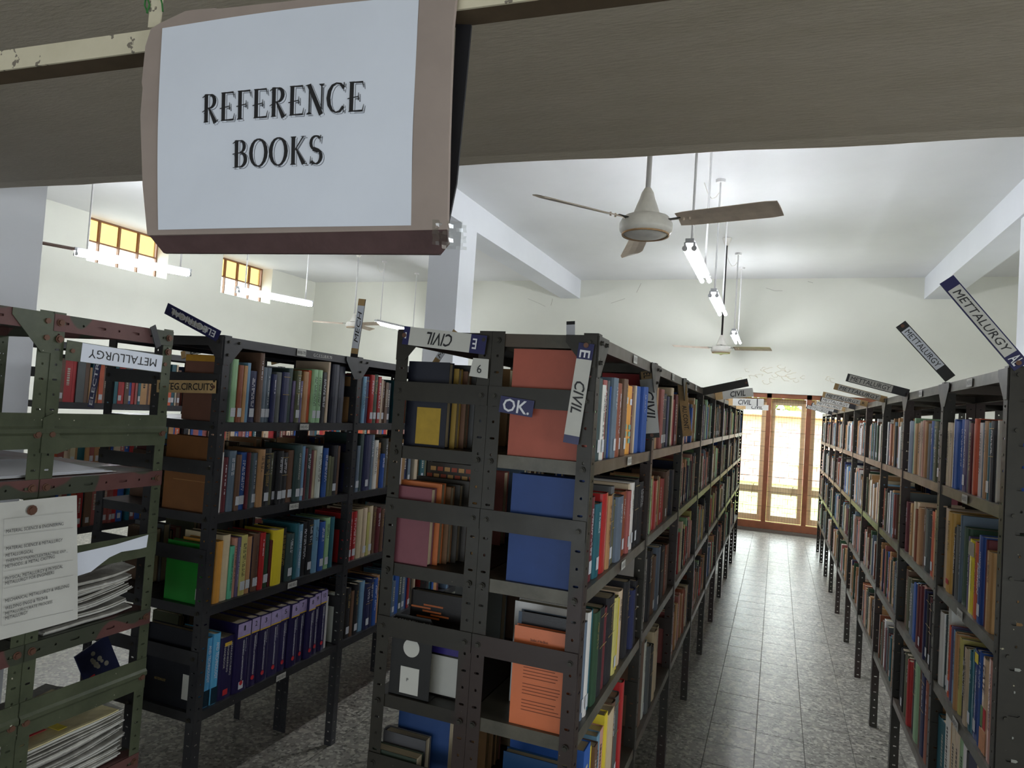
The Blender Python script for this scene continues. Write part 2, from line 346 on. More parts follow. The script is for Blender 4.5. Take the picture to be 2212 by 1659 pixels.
# left wall with two high windows
W1 = (at(190, 520, 0, XL).y, 8.25); W2 = (at(482, 560, 0, XL).y, at(588, 600, 0, XL).y); WB = 3.5
mb = MB()
mb.box(XL-.35, YR, 0, XL, YF, WB)
ys = [YR, W1[0], W1[1], W2[0], W2[1], YF]
for k in (0, 2, 4): mb.box(XL-.35, ys[k], WB, XL, ys[k+1], H)
struct(mb.build('wall_left', M_WALL))
for n_, (a, b) in ((2, W1), (3, W2)):
    w = thing('window_%d' % n_, None, None, (XL-.3, a, WB)); w['kind'] = 'structure'; L = b-a; hh = H-WB
    f = MB(); t = .022
    f.box(0, 0, 0, .05, L, t); f.box(0, 0, hh-t, .05, L, hh); f.box(0, 0, t, .05, t, hh-t); f.box(0, L-t, t, .05, L, hh-t); f.build('window_frame', plain('window_frame_brown', (120, 84, 56), .5), w)
    nc = 4
    f = MB(); f.box(0, t, hh*.5-t/2, .05, L-t, hh*.5+t/2); f.build('transom', MATS['window_frame_brown'], w)
    for r in range(2):
        for c in range(nc):
            y0 = t+(L-2*t)*c/nc; y1 = t+(L-2*t)*(c+1)/nc; z0 = t if r == 0 else hh*.5+t/2; z1 = hh*.5-t/2 if r == 0 else hh-t
            if c: q = MB(); q.box(0, y0-t/2, z0, .05, y0+t/2, z1); q.build('glazing_bar', MATS['window_frame_brown'], w)
            q = MB(); q.box(.022, y0+t/2, z0, .028, y1-t/2, z1); q.build('pane', M_AMBER if r else M_GLASS, w)
mb = MB(); mb.box(XR, YR, 0, XR+.2, YF, H); struct(mb.build('wall_right', M_WALL))
mb = MB(); mb.box(XL-.4, YR-.2, 0, XR+.2, YR, H); struct(mb.build('wall_rear', M_WALL))
# beams and columns
BX1, BX0 = -3.5, -3.86; BB = 3.86
for a, b in ((BX0, BX1), (2.02, 2.38)):
    mb = MB(); mb.box(a, 2.0, BB, b, YF, H); struct(mb.build('beam', M_BEAM))
for a, b, y0, y1 in ((-3.9, BX1, 7.0, 7.42), (-3.9, BX1, 1.9, 2.3), (2.05, 2.5, 7.25, 7.65), (2.05, 2.5, 1.9, 2.3)):
    mb = MB(); mb.box(a, y0, 0, b, y1, BB if y0 > 5 else H); struct(mb.build('column', M_BEAM))
# low loft slab over the entrance end, its edge above the first racks
SZ = 2.6
pL = at(0, 403, 2, SZ); pR = at(2212, 290, 2, SZ); dd = (pR-pL)/(pR.x-pL.x)
def edge_pt(x): return pL+dd*(x-pL.x)
n = 120; mb = MB(); xs = [XL+(XR-XL)*i/n for i in range(n+1)]
def ey(x): return edge_pt(x).y
for i in range(n):
    a, b = xs[i], xs[i+1]
    wa = .012*noise.noise(Vector((a*3, 0, 0)))+.005*noise.noise(Vector((a*17, 3, 0))); wb = .012*noise.noise(Vector((b*3, 0, 0)))+.005*noise.noise(Vector((b*17, 3, 0)))
    pa = (a, ey(a)+wa); pb = (b, ey(b)+wb)
    mb.quad([(a, YR, SZ), (a, ey(a)-.05, SZ), (b, ey(b)-.05, SZ), (b, YR, SZ)])
    mb.quad([(a, ey(a)-.05, SZ), pa+(SZ-.008,), pb+(SZ-.008,), (b, ey(b)-.05, SZ)])
    mb.quad([pa+(SZ-.008,), pa+(H,), pb+(H,), pb+(SZ-.008,)])
struct(mb.build('loft_soffit', M_SOFFIT))

# ================================================================ outside
mb = MB(); mb.box(-30, YF+.4, -.45, 30, 60, -.3)
o = mb.build('lawn_ground', plain('lawn', (150, 160, 84), .9, 0, .25, 2.)); struct(o)
mb = MB(); mb.box(-12, 26, -.3, 3.0, 32, 2.1); b_ = thing('outbuilding', 'pale pink building beyond the lawn behind the glazed doors', 'building')
mb.build('wall', plain('pink_wall', (226, 168, 158), .9, 0, .08, 2.), b_)
for k in range(5):
    q = MB(); q.box(-10+2.6*k, 25.93, .4, -9+2.6*k, 25.99, 1.5); q.build('window', plain('outbuilding_shutter', (190, 186, 180), .6), b_)
q = MB(); q.box(-12.3, 25.6, 2.1, 3.3, 32.3, 2.3); q.build('roof', plain('outbuilding_roof', (190, 190, 180), .8), b_)
for k in range(3):
    t_ = thing('garden_tree', ['tree behind the pink building, left of the door mullion', 'tree behind the pink building, seen through the middle door', 'tree standing right of the pink building'][k], 'tree', (-8+8*k, 40, -.3), 0, 'trees beyond the lawn')
    q = MB(); q.tube((0, 0, 0), (0, 0, 3), .18, .1, 8); q.build('trunk', plain('bark', (110, 90, 60), .9), t_)
    q = MB(); rr = random.Random(k)
    for _ in range(500):
        v = Vector((max(-3, min(3, rr.gauss(0, 1.4))), rr.gauss(0, 1), 4.0+rr.gauss(0, 1.2))); d = Vector((rr.uniform(-1, 1), rr.uniform(-1, 1), rr.uniform(-1, 1))).normalized(); e = d.orthogonal().normalized()
        q.quad([v, v+d*.3, v+d*.3+e*.3, v+e*.3])
    q.build('crown', plain('leaf_green', (150, 170, 80), .8), t_)

# ================================================================ steel racks
def plate_holes(mb, o, eu, ev, en, w, H_, m=0, th=.002, pitch=.045, slot=(.016, .006)):
    """a w x H_ flange from corner o, with a slot and a round hole in turn up its length"""
    n = max(1, int(H_/pitch)); p = H_/n; eu = Vector(eu); ev = Vector(ev); en = Vector(en); o = Vector(o)
    for k in range(n):
        c0 = o+ev*(k*p); rx, ry = (slot[0]/2, slot[1]/2) if k % 2 == 0 else (.0036, .0036)
        cx, cyy = w*.5, p/2
        inner = [(cx+rx, cyy), (cx+rx*.7, cyy+ry), (cx, cyy+ry), (cx-rx*.7, cyy+ry), (cx-rx, cyy), (cx-rx*.7, cyy-ry), (cx, cyy-ry), (cx+rx*.7, cyy-ry)]
        outer = [(w, cyy), (w, p), (cx, p), (0, p), (0, cyy), (0, 0), (cx, 0), (w, 0)]
        b = len(mb.v)
        for lay in (0, 1):
            for q in (inner, outer):
                for x, y in q: mb.v.append(tuple(c0+eu*x+ev*y+en*(th*lay)))
        for i in range(8):
            j = (i+1) % 8
            mb.f += [(b+i, b+j, b+8+j, b+8+i), (b+16+i, b+24+i, b+24+j, b+16+j), (b+i, b+16+i, b+16+j, b+j)]; mb.m += [m]*3; mb.c += [None]*3
    for a in (0, w):
        mb.quad([o+eu*a, o+eu*a+en*th, o+eu*a+en*th+ev*H_, o+eu*a+ev*H_], m)
PW = .038
_PM = {}
def post_mesh(su, sv, H_, mat):
    """slotted angle: corner at origin, one flange along su*x (plane y=0), one along sv*y (plane x=0)"""
    k = (su, sv, round(H_, 3), mat.name)
    if k not in _PM:
        mb = MB(); plate_holes(mb, (0, 0, 0), X*su, Z, Y*(-sv), PW, H_); plate_holes(mb, (0, 0, 0), Y*sv, Z, X*(-su), PW, H_); _PM[k] = mb.mesh('post', mat)
    return _PM[k]
_SM = {}
def shelf_mesh(L, D, mat, lip=.036):
    k = (round(L, 3), round(D, 3), mat.name, lip)
    if k not in _SM:
        t = .0016; mb = MB(); mb.box(0, 0, -t, L, D, 0)
        mb.box(0, 0, -lip, L, t, -t); mb.box(0, D-t, -lip, L, D, -t); mb.box(0, t, -lip, t, D-t, -t); mb.box(L-t, t, -lip, L, D-t, -t)
        mb.box(t, t, -lip, L-t, .012, -lip+t)
        _SM[k] = mb.mesh('shelf', mat)
    return _SM[k]
_HEX = None
def bolt(parent, loc, nrm, mat, r=.008):
    mb = MB(); n = Vector(nrm); mb.tube(Vector(loc), Vector(loc)+n*.002, r*1.35, n=10); mb.tube(Vector(loc)+n*.002, Vector(loc)+n*.008, r, n=6); return mb.build('bolt', mat, parent)
def gusset(parent, o, eu, ev, en, s, mat):
    mb = MB(); mb.prism([(0, 0), (s, 0), (s, -.02), (.03, -s), (0, -s)], o, Vector(eu), Vector(ev), Vector(en)*.0025); return mb.build('gusset', mat, parent)
def rack(name, label, x1, y0, us, D, zs, mat, facem, top=1.965, rotz=math.pi/2, braces=(1.79, 1.45, 1.11, .72), bolts=2, gus=3, loc=None, sidem=None, brace_h=.055, nb=99):
    """local frame: x along the row (posts at us), y the depth (0 = face), z up"""
    r = thing(name, label, 'rack', loc or (x1, y0, 0), rotz, 'steel library racks')
    sidem = sidem or mat
    for i, u in enumerate(us):
        su = 1 if i < len(us)-1 else -1
        for v, sv in ((0, 1), (D, -1)):
            link('post', post_mesh(su, sv, top+.006, mat), r, (u, v-(.0005 if v == 0 else -.0005), 0))
        if i < nb:
            for zb in braces:
                mb = MB(); x = u-.0045*su-(.002 if su > 0 else -.002); mb.box(min(x, x+.002*su), 0, zb-brace_h/2, max(x, x+.002*su), D, zb+brace_h/2); mb.build('brace', sidem, r)
    for a, b in zip(us, us[1:]):
        for zz in list(zs)+[top]:
            link('shelf', shelf_mesh(b-a-.006, D-.002, facem), r, (a+.003, .001, zz))
    for i in range(min(bolts, len(us))):
        u = us[i]
        if i == 0:
            for zb in list(zs)+[top]+list(braces):
                for v in (.019, D-.019):
                    bolt(r, (u-.007, v, zb-.02 if zb in list(zs)+[top] else zb), (-1, 0, 0), M_BOLTD, .0062)
    for i in range(min(gus, len(us))):
        u = us[i]
        gusset(r, (u, -.0025, top), X, Z, -Y, .11, mat)
        if i: gusset(r, (u, -.0025, top), -X, Z, -Y, .11, mat)
        for du in (.02, .075): 
            bolt(r, (u+du, -.005, top-.018), (0, -1, 0), M_BOLTD, .005)
        bolt(r, (u+.018, -.005, top-.07), (0, -1, 0), M_BOLTD, .005)
    if gus:
        gusset(r, (us[0]-.0045, D if gus < 3 else 0, top), -Y if gus < 3 else Y, Z, -X, .085, mat)
    return r
P9 = [round(.914*i, 3) for i in range(10)]
ZC = (1.63, 1.29, .915, .5); ZB = (1.63, 1.27, .912, .508); ZD = (1.573, 1.188, .828, .445)
rack('book_rack', 'olive steel rack row facing the middle aisle, CIVIL plate hanging on its corner post', -.45, 1.74, P9+[8.226], .3, ZC, M_OLIVE, M_GREYSTEEL) if False else None
R_C = rack('book_rack', 'olive steel rack row facing the middle aisle, CIVIL plate hanging on its corner post', -.45, 1.74, P9, .3, ZC, M_OLIVE, M_GREYSTEEL, bolts=2)
R_C2 = rack('book_rack', 'olive steel rack row with paper tag 6, backed onto the CIVIL aisle rack', -.752, 1.74, P9, .3, ZC, M_OLIVE, M_OLIVE, gus=1)
R_B = rack('book_rack', 'slate steel rack row between the green rack and the CIVIL end', -2.02, 2.05, P9, .32, ZB, M_STEEL, M_STEEL, gus=3)
R_B2 = rack('book_rack', 'slate steel rack row backed onto the rack with the INTEG.CIRCUITS plate', -2.342, 2.05, P9, .3, ZB, M_STEEL, M_STEEL, gus=0)
PD = [0, .795, 1.66, 2.40, 3.25, 4.10, 5.03, 5.91, 6.75, 7.62, 8.46]
R_D = rack('book_rack', 'grey steel rack row under the METTALURGY plates, right of the aisle', .9, 2.285, PD, .3, ZD, M_OLIVE, M_GREYSTEEL, gus=0, braces=(1.79, 1.38, 1.0, .64, .36))
for u in PD[:4]:
    gusset(R_D, (u, .3025, 1.965), X, Z, Y, .09, M_OLIVE)
    if u: gusset(R_D, (u, .3025, 1.965), -X, Z, Y, .09, M_OLIVE)
mb = MB(); plate_holes(mb, (-.008, .226, 0), Y, Z, -X, .075, 1.965, 0, .002, .06, (.03, .009)); mb.build('end_plate', M_OLIVE, R_D)
R_D2 = rack('book_rack', 'dark steel rack row seen through gaps behind the METTALURGY rack', 1.204, 2.285, PD, .3, ZD, M_OLIVE, M_OLIVE, gus=0, bolts=0, nb=3)
R_E = rack('book_rack', 'slate steel rack row seen through the green rack, ELECTR plate at its end', -3.7, 2.55, P9[:7], .3, ZB, M_STEEL, M_STEEL, gus=0, bolts=1, nb=2)
# the green newspaper rack: row runs along X, its end frame faces the camera side
ZA = (1.455, .965, .46)
def green_rack(label, y0, D):
    r = rack('newspaper_rack', label, -2.05, y0, [0, .9, 1.8], D, ZA, M_GREEN, M_MAROON, top=1.955, rotz=math.pi, braces=(), bolts=0, gus=0)
    for zb in (1.6, .74):                       # pressed channel panels with a bead along the middle
        mb = MB(); h = .107; prof = [(0, -h/2), (0, -.014), (.007, -.006), (.007, .006), (0, .014), (0, h/2)]
        for (a, za), (b, zb_) in zip(prof, prof[1:]): mb.quad([(-.005-a, 0, zb+za), (-.005-b, 0, zb+zb_), (-.005-b, D, zb+zb_), (-.005-a, D, zb+za)])
        mb.box(-.004, 0, zb-h/2, -.003, D, zb+h/2); mb.build('side_channel', M_GREEN, r)
        for v in (.019, D-.019): bolt(r, (-.008, v, zb-.01), (-1, 0, 0), M_BOLT, .009)
    mb = MB(); mb.box(-.005, 0, 1.155, -.003, D, 1.235); mb.build('brace', M_GREEN, r)
    for zz in ZA+(1.955,):                      # primer-red slotted side rails
        mb = MB(); q = .06; n_ = 5
        plate = MB(); plate_holes(plate, (-.003, 0, zz-.052), Z, Y, -X, .052, D, 0, .002, D/7, (.009, .03)); plate.build('side_rail', M_MAROON, r)
        for v in (.019, D-.019): bolt(r, (-.006, v, zz-.025), (-1, 0, 0), M_BOLT, .009)
    for v in (.019, D-.019): bolt(r, (-.006, v, 1.88), (-1, 0, 0), M_BOLT, .009)
    return r
R_A = green_rack('green newspaper rack with primer-red rails and METALLURGY plate on its end', 1.835, .435)
R_A0 = green_rack('green steel rack at the left edge, bolted to the newspaper rack', 1.396, .435)
gusset(R_A0, (-.006, 0, 1.955), Y, Z, -X, .12, M_GREEN)
mb = MB(); mb.prism([(.0, .06), (.03, .075), (.035, .03), (.06, .0), (.1, -.005), (.105, -.03), (.05, -.05), (0, -.045)], (-2.042, 1.39, 1.58), Y, Z, X*.003); o = mb.build('corner_bracket', M_GREEN); o.parent = R_A; o.matrix_parent_inverse = Matrix.Translation((-2.05, 1.835, 0)).inverted() if False else (Matrix.Translation((-2.05, 1.835, 0)) @ Matrix.Rotation(math.pi, 4, 'Z')).inverted()
def attach(o, root, loc, rz): o.parent = root; o.matrix_parent_inverse = (Matrix.Translation(loc) @ Matrix.Rotation(rz, 4, 'Z')).inverted(); return o

# shelf tags on the racks (children)
def rack_tag(root, rl, rz, cx, cyy, z, face, w, h, body=None, mat=M_PAPERG, chalk=False, ink=M_INK):
    """paper tag on a lip; face: +1 looks to +X, -1 to -X, 0 to -Y"""
    ex, n = {1: (Y, X), -1: (-Y, -X), 0: (X, -Y)}[face]
    c = Vector((cx, cyy, z))
    if not chalk:
        mb = MB(); mb.obox(c-ex*(w/2)-Z*(h/2)+n*.0005, ex*w, Z*h, n*.0007); t_ = mb.build('paper_tag', mat); attach(t_, root, rl, rz)
        if body: o = text_on('lettering', body, None, c+n*.0012, ex, Z, w*.86, h*.5, ink); attach(o, root, rl, rz)
    else:
        o = text_on('chalk_lettering', body, None, c+n*.001, ex, Z, w, h, M_PAPERG); attach(o, root, rl, rz)
rb = (-2.02, 2.05, 0); rc = (-.45, 1.74, 0); rd = (.9, 2.285, 0); q2 = math.pi/2
rack_tag(R_B, rb, q2, -2.018, at(652, 752, 0, -2.018).y, 1.948, 1, .062, .03, 'RRB-70')
rack_tag(R_B, rb, q2, -2.018, at(698, 758, 0, -2.018).y, 1.946, 1, .14, .014, 'G.C.E.S.LIB.R.70', chalk=True)
for k, zz in enumerate(ZB): rack_tag(R_B, rb, q2, -2.018, 2.05+.52-.03*(k % 2), zz-.018, 1, .062, .026, 'SHELVES-%d' % (k+1))
for k, zz in enumerate((1.965,)+ZC[:2]): rack_tag(R_C, rc, q2, -.448, 1.74+.5, zz-.018, 1, .06, .026, 'SHELVES-%d' % (k+1))
rack_tag(R_C, rc, q2, -.448, 3.12, 1.947, 1, .07, .028, 'S-2'); rack_tag(R_C, rc, q2, -.448, 4.05, 1.947, 1, .07, .028, 'S-3')
for k, zz in enumerate((1.965,)+ZD[:3]): rack_tag(R_D, rd, q2, .598, 2.285+.42, zz-.018, -1, .07, .028, 'SHELVES-%d' % (k+1))
rack_tag(R_D, rd, q2, .598, 3.55, 1.947, -1, .07, .028, 'RRB-56')

# ================================================================ books
CN = {'g': ((140, 178, 138), 'pale green'), 'G': ((36, 66, 44), 'dark green'), 'n': ((34, 40, 78), 'navy'), 'b': ((38, 78, 150), 'blue'), 'k': ((30, 30, 34), 'black'),
      't': ((168, 128, 86), 'tan'), 'w': ((206, 206, 202), 'white'), 'r': ((164, 42, 44), 'red'), 'R': ((150, 84, 78), 'faded red'), 'm': ((92, 34, 42), 'maroon'), 'o': ((202, 92, 58), 'orange'),
      'y': ((206, 186, 52), 'yellow'), 's': ((92, 106, 122), 'slate grey'), 'p': ((92, 82, 116), 'violet'), 'c': ((194, 176, 150), 'cream'), 'T': ((34, 92, 104), 'teal'), 'B': ((134, 70, 44), 'brick brown'),
      'e': ((82, 86, 86), 'dark grey'), 'l': ((110, 148, 176), 'light blue'), 'O': ((86, 88, 62), 'olive'), 'P': ((188, 140, 126), 'dusty pink'), 'd': ((50, 68, 68), 'grey-green'), 'u': ((98, 72, 56), 'brown'),
      'Y': ((208, 148, 62), 'mustard'), 'h': ((184, 176, 106), 'khaki'), 'q': ((98, 182, 148), 'mint green'), 'i': ((26, 30, 46), 'ink black'), 'z': ((42, 74, 152), 'blue and white'),
      'j': ((84, 158, 206), 'bright blue glossy'), 'N': ((34, 28, 66), 'dark navy handbook'), 'E': ((32, 26, 66), 'purple-banded encyclopedia'), 'A': ((190, 150, 74), 'golden tan'), 'H': ((36, 68, 140), 'blue handbook'),
      'W': ((214, 198, 50), 'yellow and grey'), 'I': ((26, 58, 128), 'blue and teal'), 'J': ((206, 176, 150), 'cream and orange exam')}
SPEC = {
'B1S1':(2.105, 'G17.255 g35.254L B27.232L t19.232 l19.245 n51.214LT u28.293 s28.235L s30.235LT n25.209 e38.220 n45.223 d31.243 p16.188 O30.237LT p21.191 t39.236 o25.244 g32.251LT g41.251LT k34.243T c17.303 k17.300 i57.287 i59.281'),
'B1S2':(2.112, 'w10.239 m27.219T s38.244 u24.227L b37.235LT m12.234 d28.231 s26.230LT t33.245 k44.248LT O21.228 k21.232L k32.234L k40.225L u41.234L d46.257LT l23.251L m20.240 d32.240 m23.228 c22.228 w33.248T k13.249T b34.236T O22.197 O22.191 k45.247L u18.243'),
'B1S3':(2.114, 'Y37.244 c42.263 q23.213T P18.242T p16.243T h36.249LT t29.237L n7.231 u40.244LT r30.243 G35.231L m14.200 y63.243 k31.243T d47.213L T28.254 l40.243T k35.252T k35.255L l36.254 r12.251 b43.236L g38.250L T39.249'),
'B1S4':(2.108, 'j32.270 j37.279 N81.250 E81.289 E52.291 E69.289 E72.289 E59.290 E61.290 E63.290 E53.291 E55.294 E54.297 w15.254'),
'B2S1':(2.969, 't39.237 r30.234 l35.245T n36.247 r42.259L G43.264L r33.255LT c17.239 u28.234L u28.227 i29.225L'),
'B2S2':(2.962, 'n19.207L n39.245L s35.241L d40.301 n67.297L s32.296 w43.266T t33.250 b34.189 e34.273'),
'B2S3':(2.956, 'r41.253LT r39.252LT r43.252LT c51.259 c38.262L h23.233 c39.264L u32.256 m40.247 u33.234'),
'B2S4':(2.959, 'w24.246 c34.239 c17.217 k39.260L u29.236 k36.266L O15.265 l52.266 n46.247L n31.264 b40.257T t32.267'),
'C1S1':(1.814, 'g17.208 d46.228L w37.212LT R42.228 t12.228 e20.229 b16.213T s58.241L B57.228T u37.213L u57.247L Y118.235 m33.234 c28.236T b63.236 b36.237 b43.239 b45.241'),
'C2S1':(2.672, 'r42.302 n29.238 d52.244 t70.252 m32.245 R74.250L k78.232L k73.238L n57.229 s59.228 O20.236 c72.275 r64.222 m78.246L t70.252'),
'C1S2':(1.812, 'b35.229L m59.236LT T72.212L r67.235 t49.223T e39.247L O29.203 s85.208 B78.216L R48.213L c28.231 w44.235L k76.242L k97.228'),
'C2S2':(2.715, 'u36.223 g66.220 t69.228 r83.204 u43.218L t33.212 r104.200L u163.226L i151.222L'),
'C1S3':(1.852, 's32.268L w44.288L T46.283 G79.267 k72.264 m55.248 k103.268 h63.249L y33.235 c68.251 t36.244 k74.265 n119.215 k108.234'),
'C2S3':(2.841, 'w28.257 k99.289 u84.246L s77.274L k104.263L k99.242 B52.233 u108.228'),
'C2S4':(2.819, 'u78.346 w70.316L e61.284 k77.259 c180.306'),
'D1S1':(2.246, 'z29.251 Y36.248 p25.243 w19.245 k50.243 T45.239L t50.244 s22.238 w57.239T k5.249 o32.253 c16.236 m42.238T e26.245 p63.250LT b95.252T b30.252T w20.254 c42.239 c65.241T'),
'D1S2':(2.416, 't67.236 m23.264 H64.269L o56.240T W77.238 p31.242T G78.265 s27.303T e63.258 k36.245T A84.293 c64.300'),
'D1S3':(2.234, 'w28.304 P70.293T J75.276 b34.282 I83.270L T44.250L c59.244T k48.238T h43.252T t44.257 l62.252T p16.259 o57.249LT w43.306L d35.267 w73.269'),
'D2S1':(3.141, 'p31.240 k50.243LT O59.246T T41.249 b56.249 e65.238 t45.247 P46.253 c48.248 d41.239 t111.242 g36.265 s64.251 s47.253 w29.249L'),
'D2S2':(3.135, 't78.274 o70.261L k36.267 e75.258L u79.257 t83.248 B58.232 c106.258 t96.242 m67.239'),
'D2S3':(3.083, 'u43.286 r45.280 k46.260L m47.272 k49.275L n38.285 P65.293 m110.282L l43.268 b45.259 s93.245 O98.252L u51.271'),
'D2S4':(3.11, 't45.337 T47.349 B73.319 n77.322 u53.339 g83.327 k58.314 r91.296 O113.285 k121.271L'),
'D1S4':(2.442, 'c72.344 n91.324 k41.311 w65.309T g53.308 c96.313T Y42.304 w62.333 T132.269T'),
'C1S4': (1.86, 'w70.250 b72.300 y55.262T u40.258 l42.270L P46.270 y44.300T c82.285T u50.290 e66.290L r42.320 k22.26'),
}
ZS = {'B': ZB, 'C': ZC, 'D': ZD}
FX = {'B': (-2.02, 1), 'C': (-.45, 1), 'D': (.6, -1)}
ORD = ['zeroth', 'first', 'second', 'third', 'fourth', 'fifth', 'sixth', 'seventh', 'eighth', 'ninth', 'tenth', 'eleventh', 'twelfth', 'thirteenth', 'fourteenth', 'fifteenth', 'sixteenth', 'seventeenth', 'eighteenth', 'nineteenth', 'twentieth',
       'twenty-first', 'twenty-second', 'twenty-third', 'twenty-fourth', 'twenty-fifth', 'twenty-sixth', 'twenty-seventh', 'twenty-eighth', 'twenty-ninth', 'thirtieth']
SH = ['top', 'second', 'third', 'bottom']
BAY = {'B1': "nearest bay, left rack", 'B2': "bay under MECH plate", 'C1': "nearest CIVIL bay", 'C2': "second CIVIL bay", 'D1': "nearest METTALURGY bay", 'D2': "second METTALURGY bay"}
import re
def parse(s):
    out = []
    for it in s.split():
        m = re.match(r'([A-Za-z])(\d+)\.(\d+)([LT]*)', it); out.append((m[1], int(m[2])/1000, int(m[3])/1000, m[4]))
    return out
books = []      # dicts: x (face), s, y0, t, h, d, z, c, fl, key, n
rb_ = random.Random(11)
for key, (y0, s) in SPEC.items():
    fx, sg = FX[key[0]]; z = ZS[key[0]][int(key[3])-1]; y = y0; n_ = 0; items = []
    lim = .29 if key[0] == 'D' else .3
    sc_ = 1.0; P_ = {'B': [2.05, 2.964, 3.878], 'C': [1.74, 2.654, 3.568], 'D': [2.285, 3.08, 3.945]}[key[0]]; bi = int(key[1])-1; tot_ = sum(q[1] for q in parse(s)); hi_ = P_[bi+1]-.008
    y = max(y, P_[bi]+.004); sc_ = min(1.0, (hi_-y)/tot_)
    if key[:2] == 'D1' and y < 2.33:
        y = 2.33; sc_ = min(1.0, (hi_-y)/tot_)
    for c, t, h, fl in parse(s):
        t *= sc_
        h = min(h, {'1': 1.925-z, '2': .30, '3': .33, '4': .36}[key[3]])
        if h < .1: h = .24
        if t > .088 and c not in 'EWJ':
            items += [(c, t*.46, h, fl), (c, t*.54, h*rb_.uniform(.95, 1.0), '')]
        else: items.append((c, t, h, fl))
    for c, t, h, fl in items:
        n_ += 1; books.append(dict(x=fx, s=sg, y=y+t/2, t=t-.0008, h=h, d=min(.235, h*rb_.uniform(.66, .76)), z=z, c=c, fl=fl, key=key, n=n_, lean=0)); y += t
    for q in books[-n_:]: q['N'] = n_
PALS = {'C': 'utcemkseBOwrRnTdPbguuhtk', 'D': 'tcuPweskTmGObnRlctwBuwt', 'B': 'nkbsmrutGTcwdeOl', 'E': 'ouTbcteRr', 'x': 'ktumecsbRO'}
def fill(rackk, fx, sg, ya, yb, z, pal, hmax=.29, dens=.93, tall=.0):
    y = ya+.045
    while y < yb-.05:
        t = rb_.uniform(.014, .05)
        if rb_.random() > dens: y += rb_.uniform(.03, .12); continue
        h = min(hmax, rb_.choice([.205, .225, .23, .24, .245, .25, .27])*rb_.uniform(.97, 1.03))
        books.append(dict(x=fx, s=sg, y=y+t/2, t=t-.0008, h=h, d=h*.7, z=z, c=rb_.choice(pal), fl=('L' if rb_.random() < .45 else ''), key=rackk, n=0, lean=0)); y += t
for i in range(2, 9):
    for k, zz in enumerate(ZC):
        if k == 3 and i == 8: continue
        fill('C%d' % (i+1), -.45, 1, 1.74+P9[i], 1.74+P9[i+1], zz, PALS['C'], .29, .96)
for i in range(2, 10):
    for k, zz in enumerate(ZD): fill('D%d' % (i+1), .6, -1, 2.285+PD[i], 2.285+PD[i+1], zz, PALS['D'], .3, .97)
for k, zz in enumerate(ZB):
    fill('Bx', -2.02, 1, 3.36, 2.05+P9[2]-.02, zz, PALS['B'], .27)
    for i in range(2, 7): fill('Bx', -2.02, 1, 2.05+P9[i], 2.05+P9[i+1], zz, PALS['B'], .27)
for i in range(0, 9):
    for k, zz in enumerate(ZC):
        fill('c2', -1.052, -1, 1.74+P9[i]+(.34 if i == 0 else 0), 1.74+P9[i+1], zz, PALS['x'], .26, .9 if i else .75)
for i in range(0, 6):
    for k, zz in enumerate(ZB):
        if k: fill('b2', -2.642, -1, 2.05+P9[i]+.1, 2.05+P9[i+1], zz, PALS['x'], .25, .85)
for i in range(0, 6):
    for k, zz in enumerate(ZB): fill('E', -3.7, 1, 2.55+P9[i], 2.55+P9[i+1], zz, PALS['E'], .27, .97)
for i in range(0, 10):
    for k, zz in enumerate(ZD):
        if k: fill('d2', 1.204, 1, 2.285+PD[i], 2.285+PD[i+1], zz, PALS['x'], .27, .8)

def area_px(b):
    pts = [proj((b['x'], b['y']+dy, b['z']+dz)) for dy, dz in ((-b['t']/2, 0), (b['t']/2, 0), (0, b['h']))]
    if pts[0][2] < .3: return 0
    vis = -60 < pts[0][0] < 2190 and pts[0][1] < 1720
    return abs(pts[1][0]-pts[0][0])*abs(pts[2][1]-pts[0][1]) if vis else 0
NEND = 22
cand = sorted([b for b in books if b['n'] and area_px(b) > 0], key=area_px, reverse=True)[:300-NEND]
ids = {id(b) for b in cand}
rest_b = [b for b in books if id(b) not in ids]

def vary(c, a=.10):
    k = 1.27*(1+rb_.uniform(-a, a)); return tuple(min(1, v*k*(1+rb_.uniform(-.04, .04))) for v in lin(c)[:3])+(1,)
def cover_mb(t, h, d, col, back=None):
    """hardback case: spine at x=0 facing -x, boards reaching to x=d, thickness along y"""
    mb = MB(); w = .0024; bl = min(.007, t*.16); a = t/2
    outer = [(d, -a), (.006, -a)]+[(-bl*math.cos(th), a*math.sin(th)*.985) for th in (-1.35, -.75, 0, .75, 1.35)]+[(.006, a), (d, a)]
    inner = [(d, -a+w), (.006, -a+w)]+[(-bl*math.cos(th)+w, (a-w)*math.sin(th)*.985) for th in (-1.35, -.75, 0, .75, 1.35)]+[(.006, a-w), (d, a-w)]
    n = len(outer); V = []
    for zz in (0, h): V += [(x, y, zz) for x, y in outer]+[(x, y, zz) for x, y in inner]
    mb.v = V; F = []
    for i in range(n-1):
        F += [(i+1, i, 2*n+i, 2*n+i+1), (n+i, n+i+1, 3*n+i+1, 3*n+i), (i, i+1, n+i+1, n+i), (2*n+i+1, 2*n+i, 3*n+i, 3*n+i+1)]
    F += [(0, n, 3*n, 2*n), (2*n-1, n-1, 3*n-1, 4*n-1)]
    mb.f = F; mb.m = [0]*len(F); mb.c = [col]*len(F); return mb, bl
def pages_mb(t, h, d, dx=0):
    mb = MB(); a = t/2-.0025; mb.box(.003, -a, .003, d-.004, a, h-.004); return mb
